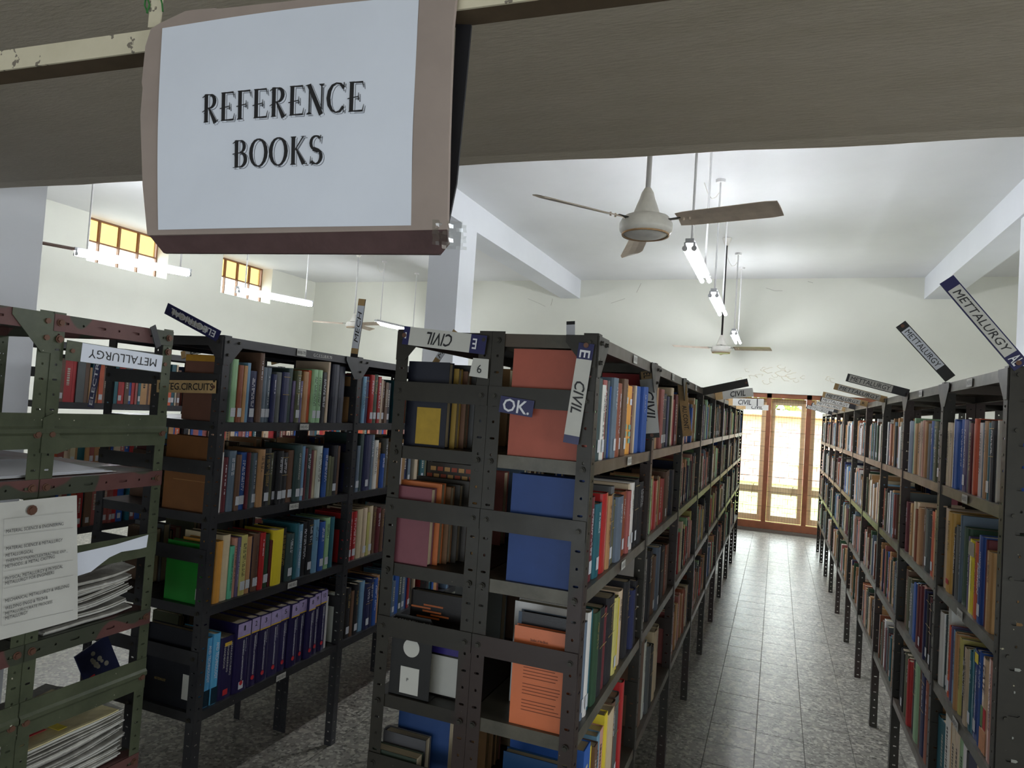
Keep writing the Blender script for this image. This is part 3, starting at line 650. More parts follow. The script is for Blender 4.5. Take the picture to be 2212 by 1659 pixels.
def letter_marks(t, h, bl, rnd, z0=.32, z1=.86, rows=None):
    """unreadably small title marks running down the spine"""
    mb = MB(); rows = rows or (1 if t < .03 else 2); x = -bl-.0007
    for r in range(rows):
        ch = min(.0052, t*.2); yc = (r-(rows-1)/2)*ch*1.7; z = h*z1
        while z > h*z0:
            w = rnd.uniform(.0015, .0038)
            if rnd.random() < .82: mb.quad([(x, yc+ch/2, z), (x, yc-ch/2, z), (x, yc-ch/2, z-w), (x, yc+ch/2, z-w)])
            z -= w+(rnd.uniform(.001, .0018) if rnd.random() < .85 else .006)
    return mb
_LM = {}
def spine_label(root, t, bl, z=.022, h=.036):
    w = min(t*.8, .026); mb = MB(); mb.box(-bl-.0012, -w/2, z, -bl-.0004, w/2, z+h); return mb.build('spine_sticker', M_STICK, root)
LIGHTC = 'gtwcyPhqYlAWJo'
def spine_text(root, body, t, h, bl, zc, L, hgt, mat, shear=0., yo=0., bold=0., name='lettering'):
    return text_on(name, body, root, (-bl-.001, yo, h*zc), (0, 0, -1), (0, -1, 0) if False else (0, 1, 0), L, hgt, mat, shear, bold) if False else _st(root, body, bl, h*zc, L, hgt, mat, shear, yo, bold, name)
def _st(root, body, bl, z, L, hgt, mat, shear, yo, bold, name):
    # spine faces -x: reading runs down (-z), letter tops point to the viewer's right; viewer looks along +x, so right is -y
    return text_on(name, body, root, (-bl-.001, yo, z), (0, 0, -1), (0, -1, 0), L, hgt, mat, shear, bold, .0006)
def patch(root, name, bl, t, z0, z1, mat, grow=.0):
    mb = MB(); mb.box(-bl-.0009-grow, -t*.46, z0, -bl-.0002, t*.46, z1); return mb.build(name, mat, root)
ENC = [1, 2, 3, 4, 5, 6, 7, 8, 9, 10]; encn = [0]
M_LILAC = plain('lilac_panel', (164, 150, 192), .45); M_YLINE = plain('yellow_line', (214, 176, 60), .5); M_RED = plain('red_print', (196, 44, 52), .5); M_SKY = plain('pale_blue_print', (186, 216, 236), .4); M_GREENP = plain('green_print', (88, 130, 72), .5)
M_YELP = plain('yellow_print', (226, 206, 60), .5); M_DKTEAL = plain('deep_teal_print', (20, 110, 130), .4); M_GREYP = plain('grey_print', (150, 146, 130), .6); M_PEACH = plain('peach_print', (214, 150, 104), .5)
def make_book(b, label, name='book'):
    rz = math.pi if b['s'] > 0 else 0.0
    root = thing(name, label, 'book', (b['x']-b['s']*(.012+b.get('sb', rb_.uniform(0, .014))), b['y'], b['z']+.0004), rz, b.get('group'))
    root.rotation_euler = (b.get('lean', 0), 0, rz)
    t, h, d = b['t'], b['h'], b['d']; c = b['c']
    mb, bl = cover_mb(t, h, d, vary(CN[c][0])); mb.build('cover', M_GLOSSY if c in 'jNEIHWJyrwlqPz' and rb_.random() < .8 else M_CLOTH, root)
    pages_mb(t, h, d).build('page_block', M_PAGES, root)
    if 'L' in b['fl']: spine_label(root, t, bl)
    k = b['key']+str(b['n'])
    ink = M_INK if c in LIGHTC else (M_GOLD if rb_.random() < .35 and c in 'knmuGOe' else M_WINK)
    if c == 'E':
        encn[0] += 1; n_ = encn[0]
        patch(root, 'number_panel', bl, t, h*.80, h*.985, M_LILAC); patch(root, 'yellow_line', bl, t, h*.78, h*.797, M_YLINE)
        mb = MB(); mb.box(-bl-.0018, -.0, 0, -bl-.001, .0001, .0001)
        text_on('volume_number', str(n_), root, (-bl-.0011, 0, h*.91), (0, -1, 0), Z, .02 if n_ == 10 else (.008 if n_ == 1 else .013), .021, M_INK)
        _st(root, 'Encyclopedia of', bl, h*.66, .055, .006, M_WINK, 0, -t*.16, 0, 'lettering')
        _st(root, 'NANOSCIENCE and NANOTECHNOLOGY', bl, h*.45, .165, .0085, M_WINK, 0, 0, .012, 'lettering')
        mb = MB(); mb.tube((-bl-.0014, 0, h*.125), (-bl-.0004, 0, h*.125), .0095, n=16); mb.build('red_emblem', M_RED, root)
        if n_ == 1: spine_label(root, t, bl, .012, .03)
    elif c == 'N':
        patch(root, 'yellow_bar', bl, t*.5, h*.85, h*.91, M_YLINE)
        _st(root, 'MANUFACTURING', bl, h*.62, .13, .009, M_PAPERG, 0, -.018, 0, 'lettering'); _st(root, 'ENGINEERING', bl, h*.65, .11, .009, M_PAPERG, 0, 0, 0, 'lettering'); _st(root, 'HANDBOOK', bl, h*.68, .09, .009, M_PAPERG, 0, .018, 0, 'lettering')
        patch(root, 'red_emblem', bl, t*.35, h*.06, h*.15, M_RED)
    elif c == 'j':
        patch(root, 'dark_base', bl, t, .003, h*.24, plain('dark_teal_base', (18, 44, 60), .3)); _st(root, 'AND TECHNOLOGY', bl, h*.62, .145, t*.42, M_WINK, 0, 0, .01, 'lettering')
    elif c == 'A': 
        _st(root, 'Modern Arc', bl, h*.7, .11, .016, M_INK, 0, 0, .01, 'lettering'); patch(root, 'red_emblem', bl, t*.5, h*.1, h*.16, M_RED)
    elif c == 'H':
        _st(root, 'HANDBOOK OF', bl, h*.62, .11, .011, M_WINK, .25, -.009, .02, 'lettering'); _st(root, 'DESIGN', bl, h*.5, .1, .014, M_WINK, .25, .012, .03, 'lettering')
    elif c == 'W':
        patch(root, 'grey_band', bl, t, h*.78, h*.97, M_GREYP); _st(root, 'WELDING PROCESSES', bl, h*.52, .1, .008, M_INK, 0, -.01, .01, 'lettering'); _st(root, '& TECHNOLOGY', bl, h*.54, .08, .008, M_INK, 0, .01, .01, 'lettering')
    elif c == 'I':
        patch(root, 'teal_side', bl, t*.28, .003, h*.99, M_DKTEAL).location = (0, -t*.33, 0) if b['s'] > 0 else (0, t*.33, 0)
        patch(root, 'yellow_tab', bl, t*.6, h*.86, h*.97, M_YELP); _st(root, 'Artificial Intelligence', bl, h*.5, .165, .016, M_WINK, .2, -.004, .01, 'lettering')
        _st(root, 'A Modern Approach', bl, h*.5, .1, .008, M_WINK, .2, .02, 0, 'lettering')
    elif c == 'J':
        patch(root, 'peach_base', bl, t, .003, h*.24, M_PEACH); _st(root, 'GATE', bl, h*.78, .085, .024, plain('maroon_ink', (70, 22, 30), .5), .2, 0, .03, 'lettering')
        q = patch(root, 'green_panel', bl, t*.4, h*.26, h*.48, M_GREENP); q.location = (0, t*.2, 0); q = patch(root, 'red_panel', bl, t*.4, h*.26, h*.48, M_RED); q.location = (0, -t*.2, 0)
    elif c == 'z':
        patch(root, 'white_upper_panel', bl, t, h*.48, h*.93, M_PAPER); patch(root, 'green_foot', bl, t, .004, h*.07, M_GREENP)
    elif c == 'Y' and b['key'] == 'C1S1':
        for a_ in (.36, .26, .16): patch(root, 'mint_square', bl, t*.55, h*a_, h*(a_+.07), plain('mint_print', (130, 182, 166), .5))
        patch(root, 'white_panel', bl, t*.5, h*.72, h*.81, M_PAPER)
    elif b['key'] == 'B1S3' and b['n'] == 17: _st(root, 'DESIGN OF MACHINERY', bl, h*.52, .17, .013, M_WINK, 0, 0, .01, 'lettering')
    elif b['key'] == 'B1S2' and c == 'k' and 'T' in b['fl'] and b['n'] == 23: _st(root, 'Computing Engineering', bl, h*.5, .17, .008, M_WINK, 0, 0, .01, 'lettering')
    elif b['key'] == 'B1S3' and c == 'p': _st(root, 'Principles of Refrigeration', bl, h*.5, .16, .008, M_WINK, 0, 0, 0, 'lettering')
    elif b['key'] == 'B1S3' and c == 'u': _st(root, 'Fluid Power and Hydraulics', bl, h*.5, .14, .012, M_INK, 0, 0, 0, 'lettering')
    elif b['key'] == 'B1S3' and c == 'q': _st(root, 'TECHNIQUES OF LATHE TURNING', bl, h*.5, .15, .01, M_INK, 0, 0, .01, 'lettering')
    elif b['key'] == 'B1S2' and c == 'd' and 'T' in b['fl']: _st(root, 'OF EXCAVATIONS', bl, h*.62, .12, .011, M_PAPERG, 0, 0, 0, 'lettering')
    elif 'T' in b['fl']: letter_marks(t, h, bl, rb_).build('lettering', ink, root)
    elif t > .02 and rb_.random() < .4:
        letter_marks(t, h, bl, rb_, .6, .88).build('lettering', ink, root)
    if c in 'knmeO' and t > .028 and rb_.random() < .5:
        for a_ in (.9, .55):
            patch(root, 'gilt_band', bl, t, h*a_, h*a_+.0022, M_GOLD)
    return root
CARD = 'one two three four five six seven eight nine ten'.split()
def size_word(t): return 'slim ' if t < .02 else ('thick ' if t > .055 else '')
seen = set()
for b in sorted(cand, key=lambda q: (q['key'], q['y'])):
    bay = BAY[b['key'][:2]]; sh = SH[int(b['key'][3])-1]; cn = CN[b['c']][1]
    if b['c'] == 'E':
        lab = 'purple-banded encyclopedia volume %s on the bottom shelf of the left rack' % CARD[encn[0]]
    else:
        lab = '%s%s book, %s from near end, %s shelf, %s' % (size_word(b['t']), cn, ORD[b['n']], sh, bay)
    if b['n'] == 1 and b['key'] == 'B1S3': b['lean'] = .0
    b['group'] = 'books on the %s shelf, %s' % (sh, bay)
    make_book(b, lab)
# every remaining book of the far bays
mb = MB()
for b in rest_b:
    t, h, d, s = b['t'], b['h'], b['d'], b['s']; xf = b['x']-s*(.012+rb_.uniform(0, .014)); xb = xf-s*d; c = vary(CN[b['c']][0], .2)
    y0, y1 = b['y']-t/2, b['y']+t/2; z = b['z']+.0006; w = .0022; x0, x1 = min(xf, xb), max(xf, xb)
    pc = vary((196, 182, 152), .12)
    # boards, spine and recessed page block
    mb.box(x0, y0, z, x1, y0+w, z+h, 0, c); mb.box(x0, y1-w, z, x1, y1, z+h, 0, c)
    if s > 0: mb.box(xf-.004, y0+w, z, xf, y1-w, z+h, 0, c); mb.box(x0+.004, y0+w, z+.003, xf-.004, y1-w, z+h-.004, 0, pc)
    else: mb.box(xf, y0+w, z, xf+.004, y1-w, z+h, 0, c); mb.box(xf+.004, y0+w, z+.003, x1-.004, y1-w, z+h-.004, 0, pc)
    lx = xf+s*.0006
    if 'L' in b['fl']:
        q = min(t*.4, .011); yc = b['y']; P = [(lx, yc-q, z+.02), (lx, yc+q, z+.02), (lx, yc+q, z+.052), (lx, yc-q, z+.052)]
        mb.quad(P if s > 0 else P[::-1], 0, lin((214, 216, 220)))
    if t > .024 and rb_.random() < .5:
        q = t*.16; yc = b['y']; zz = z+h*.82; tc = lin((200, 196, 180)) if sum(CN[b['c']][0]) < 360 else lin((50, 46, 44))
        while zz > z+h*.4:
            ll = rb_.uniform(.004, .012); P = [(lx, yc-q, zz-ll), (lx, yc+q, zz-ll), (lx, yc+q, zz), (lx, yc-q, zz)]; mb.quad(P if s > 0 else P[::-1], 0, tc); zz -= ll+.004
tag(mb.build('shelved_books', M_CLOTH), 'remaining small upright books filling the farther shelves of all racks', 'books', None, 'stuff')

# books whose covers show at the row ends ---------------------------------------------------------
def end_book(label, xa, xb, y, t, z, h, col, face=1, mat=None, tilt=0., extra=None, name='book', spine_left=False):
    """upright book seen broadside from the row end; its front cover lies at y (towards the camera)"""
    root = thing(name, label, 'book', ((xb if not spine_left else xa), y+t/2, z+.0004), math.pi if not spine_left else 0.0, 'books seen cover-on at the row ends')
    root.rotation_euler = (0, tilt, root.rotation_euler[2]); d = abs(xb-xa)
    cm, bl = cover_mb(t, h, d, lin(col)); cm.build('cover', mat or M_CLOTH, root); pages_mb(t, h, d).build('page_block', M_PAGES, root)
    if extra: extra(root, d, h, t, 1 if not spine_left else -1)
    return root
def cover_patch(root, name, d, t, sgn, u0, u1, z0, z1, mat):
    """rectangle on the cover that faces the camera; u runs left to right across the cover as seen"""
    yy = (t/2+.0004)*sgn if True else 0
    # for rz = pi local +y is world -y (towards the camera) and local x runs right to left
    if sgn > 0: xa, xb = d*(1-u1), d*(1-u0)
    else: xa, xb = d*u0, d*u1
    mb = MB(); mb.box(xa, min(yy, yy+.0006*sgn), z0, xb, max(yy, yy+.0006*sgn), z1); return mb.build(name, mat, root)
def cover_text(root, body, d, t, sgn, uc, z, w, h, mat, shear=0.):
    yy = (t/2+.0012)*sgn
    if sgn > 0: return text_on('lettering', body, root, (d*(1-uc), yy, z), -X, Z, w, h, mat, shear)
    return text_on('lettering', body, root, (d*uc, yy, z), X, Z, w, h, mat, shear)
YC = 1.775
end_book('terracotta cloth book, cover showing under the CIVIL corner plate, top shelf', -.69, -.475, YC-.02, .042, 1.63, .295, (172, 88, 70))
end_book('royal blue cloth book, cover showing below the OK strip, second shelf', -.67, -.475, YC-.02, .05, 1.29, .292, (34, 66, 128))
def ex_orange(r, d, h, t, s):
    cover_text(r, 'Studies of the Book', d, t, s, .45, h*.88, .05, .007, M_INK)
    for k in range(21):
        if k in (3, 11, 16): continue
        w = d*rb_.uniform(.55, .7); cover_patch(r, 'print_line', d, t, s, .2, .2+w/d, h*(.82-.033*k), h*(.82-.033*k)+.0016, plain('brown_print', (120, 60, 40), .6))
end_book('orange paperback with lines of small print on its back, third shelf', -.635, -.475, YC-.02, .02, .915, .26, (216, 120, 78), extra=ex_orange, mat=M_GLOSSY)
end_book('black magazine standing behind the orange paperback, third shelf', -.625, -.475, YC+.004, .012, .915, .292, (34, 32, 36), mat=M_GLOSSY)
def ex_king(r, d, h, t, s): cover_text(r, 'Kingfisher', d, t, s, .5, h*.8, .12, .034, M_SKY)
end_book('blue book titled Kingfisher, low on the CIVIL end', -.67, -.475, YC+.05, .03, .5, .30, (30, 66, 106), extra=ex_king, mat=M_GLOSSY)
def ex_yel(r, d, h, t, s):
    cover_patch(r, 'yellow_panel', d, t, s, .12, .95, h*.55, h*.86, plain('pale_yellow_panel', (206, 196, 120), .5))
    for k in range(6): cover_patch(r, 'print_line', d, t, s, .17, .9, h*(.8-.04*k), h*(.8-.04*k)+.0014, M_INK)
end_book('dark book with pale yellow printed panel and curled pages, low on the CIVIL end', -.7, -.475, YC-.02, .05, .5, .215, (58, 44, 42), extra=ex_yel)
# left half of the CIVIL end: spines look left
def ex_navy(r, d, h, t, s): cover_patch(r, 'yellow_patch', d, t, s, .28, .86, h*.03, h*.46, plain('ochre_patch', (170, 140, 44), .6))
end_book('navy book with an ochre patch, front of the rack with tag 6', -1.03, -.895, YC, .03, 1.63, .25, (24, 28, 44), extra=ex_navy, spine_left=True)
for k, (c, xr, h, nm) in enumerate([((172, 140, 60), -.88, .235, 'ochre'), ((120, 84, 60), -.865, .23, 'brown'), ((84, 84, 84), -.85, .25, 'grey'), ((60, 62, 70), -.835, .24, 'slate')]):
    end_book('%s book, %s behind the navy book in the rack with tag 6' % (nm, ORD[k+1]), -1.03, xr, YC+.033+.03*k, .027, 1.63, h, c, spine_left=True)
end_book('mauve cloth book, cover showing, second shelf under tag 6', -1.035, -.915, YC-.02, .03, 1.29, .222, (122, 70, 80), spine_left=True)
for k, (c, xr, h, nm) in enumerate([((196, 110, 60), -.9, .235, 'orange-topped'), ((120, 84, 52), -.885, .225, 'brown'), ((56, 52, 46), -.87, .23, 'dark olive'), ((74, 70, 66), -.855, .24, 'dark grey')]):
    end_book('%s book, %s behind the mauve book' % (nm, ORD[k+1]), -1.035, xr, YC+.013+.03*k, .027, 1.29, h, c, spine_left=True)
def brick_extra(r, d, h, t, s):
    mb = MB(); rows = 12
    for j in range(rows):
        for i in range(9):
            u = (i+(.5 if j % 2 else 0))/9; 
            if u+.085 > 1 or (u > .55 and j/rows > 1.3-u*.6): continue
            yy = (t/2+.0005)*s; x0 = d*(u) if s < 0 else d*(1-u-.085); mb.box(x0, min(yy, yy+.0005*s), h*(.04+.95*j/rows), x0+d*.085, max(yy, yy+.0005*s), h*(.04+.95*j/rows)+h*.045, (i+j) % 2)
    mb.build('printed_brick_pattern', [plain('brick_print_red', (164, 70, 44), .5), plain('brick_print_tan', (196, 150, 90), .5)], r)
end_book('large book with red and tan woven-brick cover behind the mauve book', -1.02, -.80, YC+.14, .03, 1.29, .285, (58, 50, 42), extra=brick_extra, mat=M_GLOSSY, spine_left=True)
def ex_fire(r, d, h, t, s):
    for k in range(9):
        a = rb_.uniform(0, .5); cover_patch(r, 'flame_streak', d, t, s, a, min(1, a+rb_.uniform(.3, .5)), h*(.62+.03*k), h*(.62+.03*k)+.005, plain('flame_print', (170, 88, 36), .4))
    cover_patch(r, 'blue_orb', d, t, s, .45, .98, h*.42, h*.6, plain('violet_orb', (54, 44, 120), .3)); cover_patch(r, 'white_foot', d, t, s, .05, 1, h*.02, h*.4, M_PAPERG); cover_text(r, 'BOOK OF', d, t, s, .3, h*.37, .045, .007, M_INK)
    cover_patch(r, 'dark_arrow_print', d, t, s, .1, .45, h*.03, h*.3, M_INK)
end_book('black book with flame and orb cover beside the black bookend', -.985, -.815, YC+.03, .03, .915, .29, (26, 22, 22), extra=ex_fire, mat=M_GLOSSY, spine_left=True)
end_book('blue cloth book with brown page edges on the bottom shelf under tag 6', -1.02, -.85, YC+.07, .05, .5, .33, (30, 66, 122), spine_left=True)
end_book('grey and tan book stepped in front of the blue book, bottom shelf', -1.04, -.9, YC+.02, .035, .5, .285, (84, 84, 88), spine_left=True)
end_book('dark green book with brown pages, foremost on the bottom shelf under tag 6', -1.045, -.9, YC-.03, .042, .5, .255, (44, 56, 44), spine_left=True)
# bookend plate 348
bk = thing('bookend', 'black steel bookend chalked 348 on the third shelf under tag 6', 'bookend', (-.945, YC-.02, .915))
mb = MB(); mb.prism([(-.065, 0), (.065, 0), (.065, .215), (.055, .23), (-.055, .23), (-.065, .215)], (0, 0, .0006), X, Z, -Y*.0012); mb.box(-.065, -.0012, .0006, .065, .09, .0018); mb.build('plate', plain('bookend_black', (28, 28, 28), .4), bk)
text_on('chalk_lettering', 'G.C.E.S.LIB.BS.1', bk, (-.022, -.0016, .214), X, Z, .072, .008, M_PAPERG); text_on('chalk_lettering', '348', bk, (.045, -.0016, .212), X, Z, .022, .011, M_PAPERG)
mb = MB(); mb.tube((.0, -.0024, .14), (.0, -.0014, .14), .026, n=24); mb.build('white_disc', M_PAPERG, bk); mb = MB(); mb.box(-.03, -.0024, .01, .03, -.0014, .085); mb.build('white_card', M_PAPERG, bk); text_on('printed_mark', 'P', bk, (-.005, -.003, .05), X, Z, .006, .009, M_INK)
# end of the left rack
def ex_ytop(r, d, h, t, s): cover_patch(r, 'yellow_band', d, t, s, 0, 1, h*.9, h*.995, plain('amber_band', (176, 130, 36), .5))
end_book('brown cloth book with amber top band behind the INTEG.CIRCUITS plate', -2.235, -2.05, 2.075, .04, 1.63, .262, (112, 74, 60), extra=ex_ytop)
def ex_crest(r, d, h, t, s):
    mb = MB(); mb.tube((d*.62, t/2+.0002, h*.55), (d*.62, t/2+.001, h*.55), .016, n=20); mb.build('embossed_crest', plain('dark_emboss', (84, 50, 24), .5), r)
    cover_patch(r, 'embossed_line', d, t, s, .2, .95, h*.4, h*.408, plain('gilt_line', (160, 118, 70), .4))
end_book('tan-brown cloth book with embossed crest, second shelf of the left rack end', -2.3, -2.05, 2.075, .05, 1.27, .295, (126, 82, 44), extra=ex_crest)
def ex_gr(r, d, h, t, s): cover_patch(r, 'paper_slip', d, t, s, .86, .95, h*.08, h*.26, M_PAPERG)
end_book('bright green book on the third shelf of the left rack end', -2.25, -2.06, 2.075, .03, .912, .235, (40, 132, 50), extra=ex_gr, mat=M_GLOSSY)
def ex_dk(r, d, h, t, s):
    cover_patch(r, 'barcode_slip', d, t, s, .8, .92, h*.12, h*.44, M_PAPERG); cover_text(r, 'AND TECHNOLOGY', d, t, s, .35, h*.3, .06, .01, M_GOLD)
end_book('black book with white barcode slip at the left rack end, bottom shelf', -2.34+.02, -2.06, 2.072, .03, .508, .3, (22, 24, 32), extra=ex_dk)

# ================================================================ label plates bolted to the posts
def plate_sign(label, p0, p1, w, plane_axis, plane_val, parts, back=M_STEEL, nrm=None, name='sign_plate', hole=None, th=.002):
    """bar from pixel p0 to pixel p1 in a real upright plane; parts: list of (u0,u1,vw,mat,[text,shear,mat])"""
    A = at(p0[0], p0[1], plane_axis, plane_val); B_ = at(p1[0], p1[1], plane_axis, plane_val)
    a = (B_-A); L = a.length; a.normalize(); n = {1: -Y, 0: X}[plane_axis]; v = n.cross(a)
    r = thing(name, label, 'sign', tuple(A)); o = Vector((0, 0, 0))
    mb = MB(); mb.obox(o-v*(w/2), a*L, v*w, n*th); mb.build('plate', back, r)
    for li, (u0, u1, vw, mat, tx) in enumerate(parts):
        lf = .0009*li
        if mat is not None:
            nm = 'paper_strip' if mat in (M_PAPER, M_PAPERG) else ('tan_strip' if mat is M_TAN else 'navy_strip')
            mb = MB(); mb.obox(o+a*(L*u0)-v*(w*vw/2)+n*(th+.0002+lf), a*(L*(u1-u0)), v*(w*vw), n*.0006); mb.build(nm, mat, r)
        if tx:
            body, shear, ink, fu, fv, flip = tx; c = o+a*(L*(u0+u1)/2)+n*(th+.0010+lf); e = -a if flip else a; vv = -v if flip else v
            text_on('lettering', body, r, c, e, vv, L*(u1-u0)*fu, w*vw*fv*1.12, ink, shear, 0 if 'M' in body else .012)
    for q in (hole or []):
        mb = MB(); c = o+a*(L*q)+n*(th+.002); mb.tube(c, c+n*.003, .007, n=10); mb.build('rivet', M_BOLT, r)
    return r
D_ = lambda k: 2.275+PD[k]
# D row, METTALURGY plates at the post tops
plate_sign('big METTALURGY plate, navy with grey strip, nearest on the right rack', (2044, 604), (2206, 792), .042, 1, D_(0), [(0, 1, 1, M_NAVYTAPE, None), (.1, .86, .84, M_PAPERG, ('METTALURGY', .2, M_INK, .92, .55, False)), (.88, .97, .8, None, ('AL', 0, M_WINK, .9, .8, False))], hole=[.96])
plate_sign('steep METTALURGY plate with white strip at the second post of right rack', (1945, 700), (2053, 818), .042, 1, D_(1), [(.1, .8, .84, M_PAPER, ('METTALURGY', 0, M_INK, .92, .55, False))], hole=[.04])
plate_sign('METTALURGY plate with dark tail at the third post of the right rack', (1829, 815), (1963, 850), .042, 1, D_(2), [(.04, .74, .84, M_PAPERG, ('METTALURGY', .1, M_INK, .92, .6, False))])
plate_sign('METTALURGY plate with tan ends at the fourth post of the right rack', (1802, 834), (1915, 864), .04, 1, D_(3), [(.0, 1, 1, M_TAN, None), (.08, .88, .84, M_PAPERG, ('METTALURGY', .2, M_INK, .94, .62, False))])
plate_sign('METTALURGY plate ending in tan letter R at the fifth post', (1777, 852), (1874, 873), .042, 1, D_(4), [(.0, 1, 1, M_TAN, None), (.06, .84, .84, M_PAPERG, ('METTALURGY', .2, M_INK, .94, .62, False)), (.86, .96, .8, None, ('R', 0, M_INK, .6, .5, False))])
plate_sign('METTALURGY plate at the sixth post, partly behind the plate with R', (1772, 862), (1848, 880), .042, 1, D_(5), [(.04, .82, .84, M_PAPERG, ('METTALURGY', .2, M_INK, .94, .6, False))])
plate_sign('small tan-ended METTALURGY plate at the seventh post', (1760, 869), (1827, 885), .042, 1, D_(6), [(.0, 1, 1, M_TAN, None), (.06, .88, .84, M_PAPERG, ('METTALURGY', .2, M_INK, .94, .6, False))])
plate_sign('small METTALURGY plate at the eighth post of the right rack', (1753, 873), (1810, 889), .042, 1, D_(7), [(.04, .84, .84, M_PAPERG, ('METTALURGY', .2, M_INK, .94, .6, False))])
plate_sign('farthest small METTALURGY plate of the right rack', (1742, 878), (1798, 893), .045, 1, D_(8), [(.04, .84, .84, M_PAPERG, ('METTALURGY', .2, M_INK, .94, .6, False))])
# C row
YE = 1.728
plate_sign('upside-down CIVIL plate across the top of the rack with tag 6', (872, 724), (1050, 746), .053, 1, YE, [(0, 1, 1, M_NAVYTAPE, None), (.08, .82, 1., M_PAPERG, ('CIVIL', .25, M_INK, .42, .62, True)), (.0, .075, 1, None, ('I', 0, M_WINK, .25, .3, True)), (.83, .92, .9, None, ('E', 0, M_WINK, .55, .55, True))], hole=[.02])
plate_sign('upright CIVIL plate hanging down the corner post facing the camera', (1268, 742), (1233, 958), .042, 1, YE, [(0, 1, 1, M_NAVYTAPE, None), (.16, .92, 1., M_PAPERG, ('CIVIL', .25, M_INK, .42, .62, False)), (.06, .155, 1, None, ('E', 0, M_WINK, .8, .6, False))], hole=[.02])
plate_sign('blue strip with white letters OK on the CIVIL rack brace', (1080, 872), (1152, 884), .045, 1, YE+.0005, [(0, 1, 1, M_NAVYTAPE, ('OK.', 0, M_WINK, .8, .72, False))], back=M_NAVYTAPE, th=.0006)
t6 = thing('paper_tag', 'white paper tag reading 6 on the CIVIL rack post', 'tag', tuple(at(1035, 797, 1, YE)))
mb = MB(); A = at(1035, 797, 1, YE); P = [at(a, b, 1, YE)-A for a, b in ((1013, 812), (1053, 818), (1056, 776), (1022, 773))]
mb.quad(P); mb.quad([p+Vector((0, .001, 0)) for p in P][::-1])
for i in range(4): j = (i+1) % 4; mb.quad([P[j], P[i], P[i]+Vector((0, .001, 0)), P[j]+Vector((0, .001, 0))])
mb.build('paper', M_PAPERG, t6); text_on('lettering', '6', t6, (0.001, -.001, 0), X, Z, .014, .024, M_INK)
YC_ = lambda k: 1.735+P9[k]
plate_sign('CIVIL plate with tan top hanging at the second post of the CIVIL rack', (1397, 802), (1409, 946), .058, 1, YC_(1), [(.0, .12, .8, M_TAN, ('EL', 0, M_INK, .7, .5, False)), (.12, .93, 1, M_PAPERG, ('CIVIL', .2, M_INK, .55, .62, False))], back=M_OLIVE, hole=[.96])
plate_sign('tan plate lettered AU.CONT. at the third post of the CIVIL rack', (1473, 826), (1485, 942), .045, 1, YC_(2), [(0, 1, 1, M_TAN, None), (.42, .9, .9, None, ('AU.CONT.', 0, M_INK, .95, .5, False))], back=M_TAN)
plate_sign('bare dark steel bar jutting over the aisle above the CIVIL plates', (1518, 846), (1616, 826), .05, 1, YC_(3), [], back=M_OLIVE, hole=[.96])
plate_sign('widest CIVIL plate jutting over the aisle in front of the doors', (1545, 855), (1627, 847), .065, 1, YC_(4), [(.0, .2, 1, M_TAN, None), (.2, 1, 1, M_PAPERG, ('CIVIL', .2, M_INK, .5, .58, False))])
plate_sign('middle one of the three CIVIL plates over the aisle', (1574, 868), (1650, 870), .065, 1, YC_(5), [(.0, .15, 1, M_TAN, None), (.12, .8, 1, M_PAPERG, ('CIVIL', .2, M_INK, .55, .6, False)), (.83, 1, 1, M_PAPERG, None)])
plate_sign('farthest small CIVIL plate over the aisle', (1590, 878), (1660, 881), .06, 1, YC_(7), [(.3, 1, 1, M_PAPERG, ('CIVIL', .2, M_INK, .5, .6, False)), (.0, .3, 1, M_TAN, None)])
plate_sign('white plate with black top edge sticking up over the CIVIL rack', (1233, 694), (1233, 768), .036, 1, 2.66, [(.1, .7, 1, M_PAPER, None)])
# B row
plate_sign('dark navy upside-down ELECTRICAL plate jutting from the left rack post', (360, 666), (474, 727), .046, 1, 2.04, [(0, 1, 1, M_NAVYTAPE, None), (.12, .8, .34, M_PAPERG, None), (.08, .96, .85, None, ('ELECTRICAL', 0, M_WINK, .95, .62, True))])
plate_sign('white and tan MECH plate standing on the left rack', (762, 790), (783, 646), .043, 1, 2.955, [(.18, .26, .94, M_TAN, None), (.26, .9, .94, M_PAPER, ('MECH', .2, M_INK, .72, .55, False)), (.9, 1, .94, M_TAN, None)])
plate_sign('tilted plate with letter M behind the CIVIL rack end', (930, 800), (985, 715), .045, 1, 4.2, [(.1, .3, .94, M_TAN, None), (.3, .9, .94, M_PAPER, ('MECH', .2, M_INK, .9, .55, False)), (.9, 1, .94, M_TAN, None)])
plate_sign('tan INTEG.CIRCUITS plate across the end of the left rack', (340, 834), (467, 836), .05, 1, 2.038, [(0, 1, 1, M_TAN, ('INTEG.CIRCUITS', 0, M_INK, .92, .5, False))], back=M_TAN, hole=[.97])
plate_sign('tilted white plate with letters EEE seen above the left rack', (392, 768), (442, 752), .05, 1, 3.2, [(0, .2, .9, M_TAN, None), (.2, 1, .95, M_PAPERG, ('EEE', .1, M_INK, .5, .55, False))])
plate_sign('white plate with letters ELE seen between the books of the left rack', (586, 782), (632, 770), .05, 1, 4.3, [(0, .25, .9, M_TAN, None), (.25, 1, .95, M_PAPERG, ('ELE', .1, M_INK, .5, .55, False))])
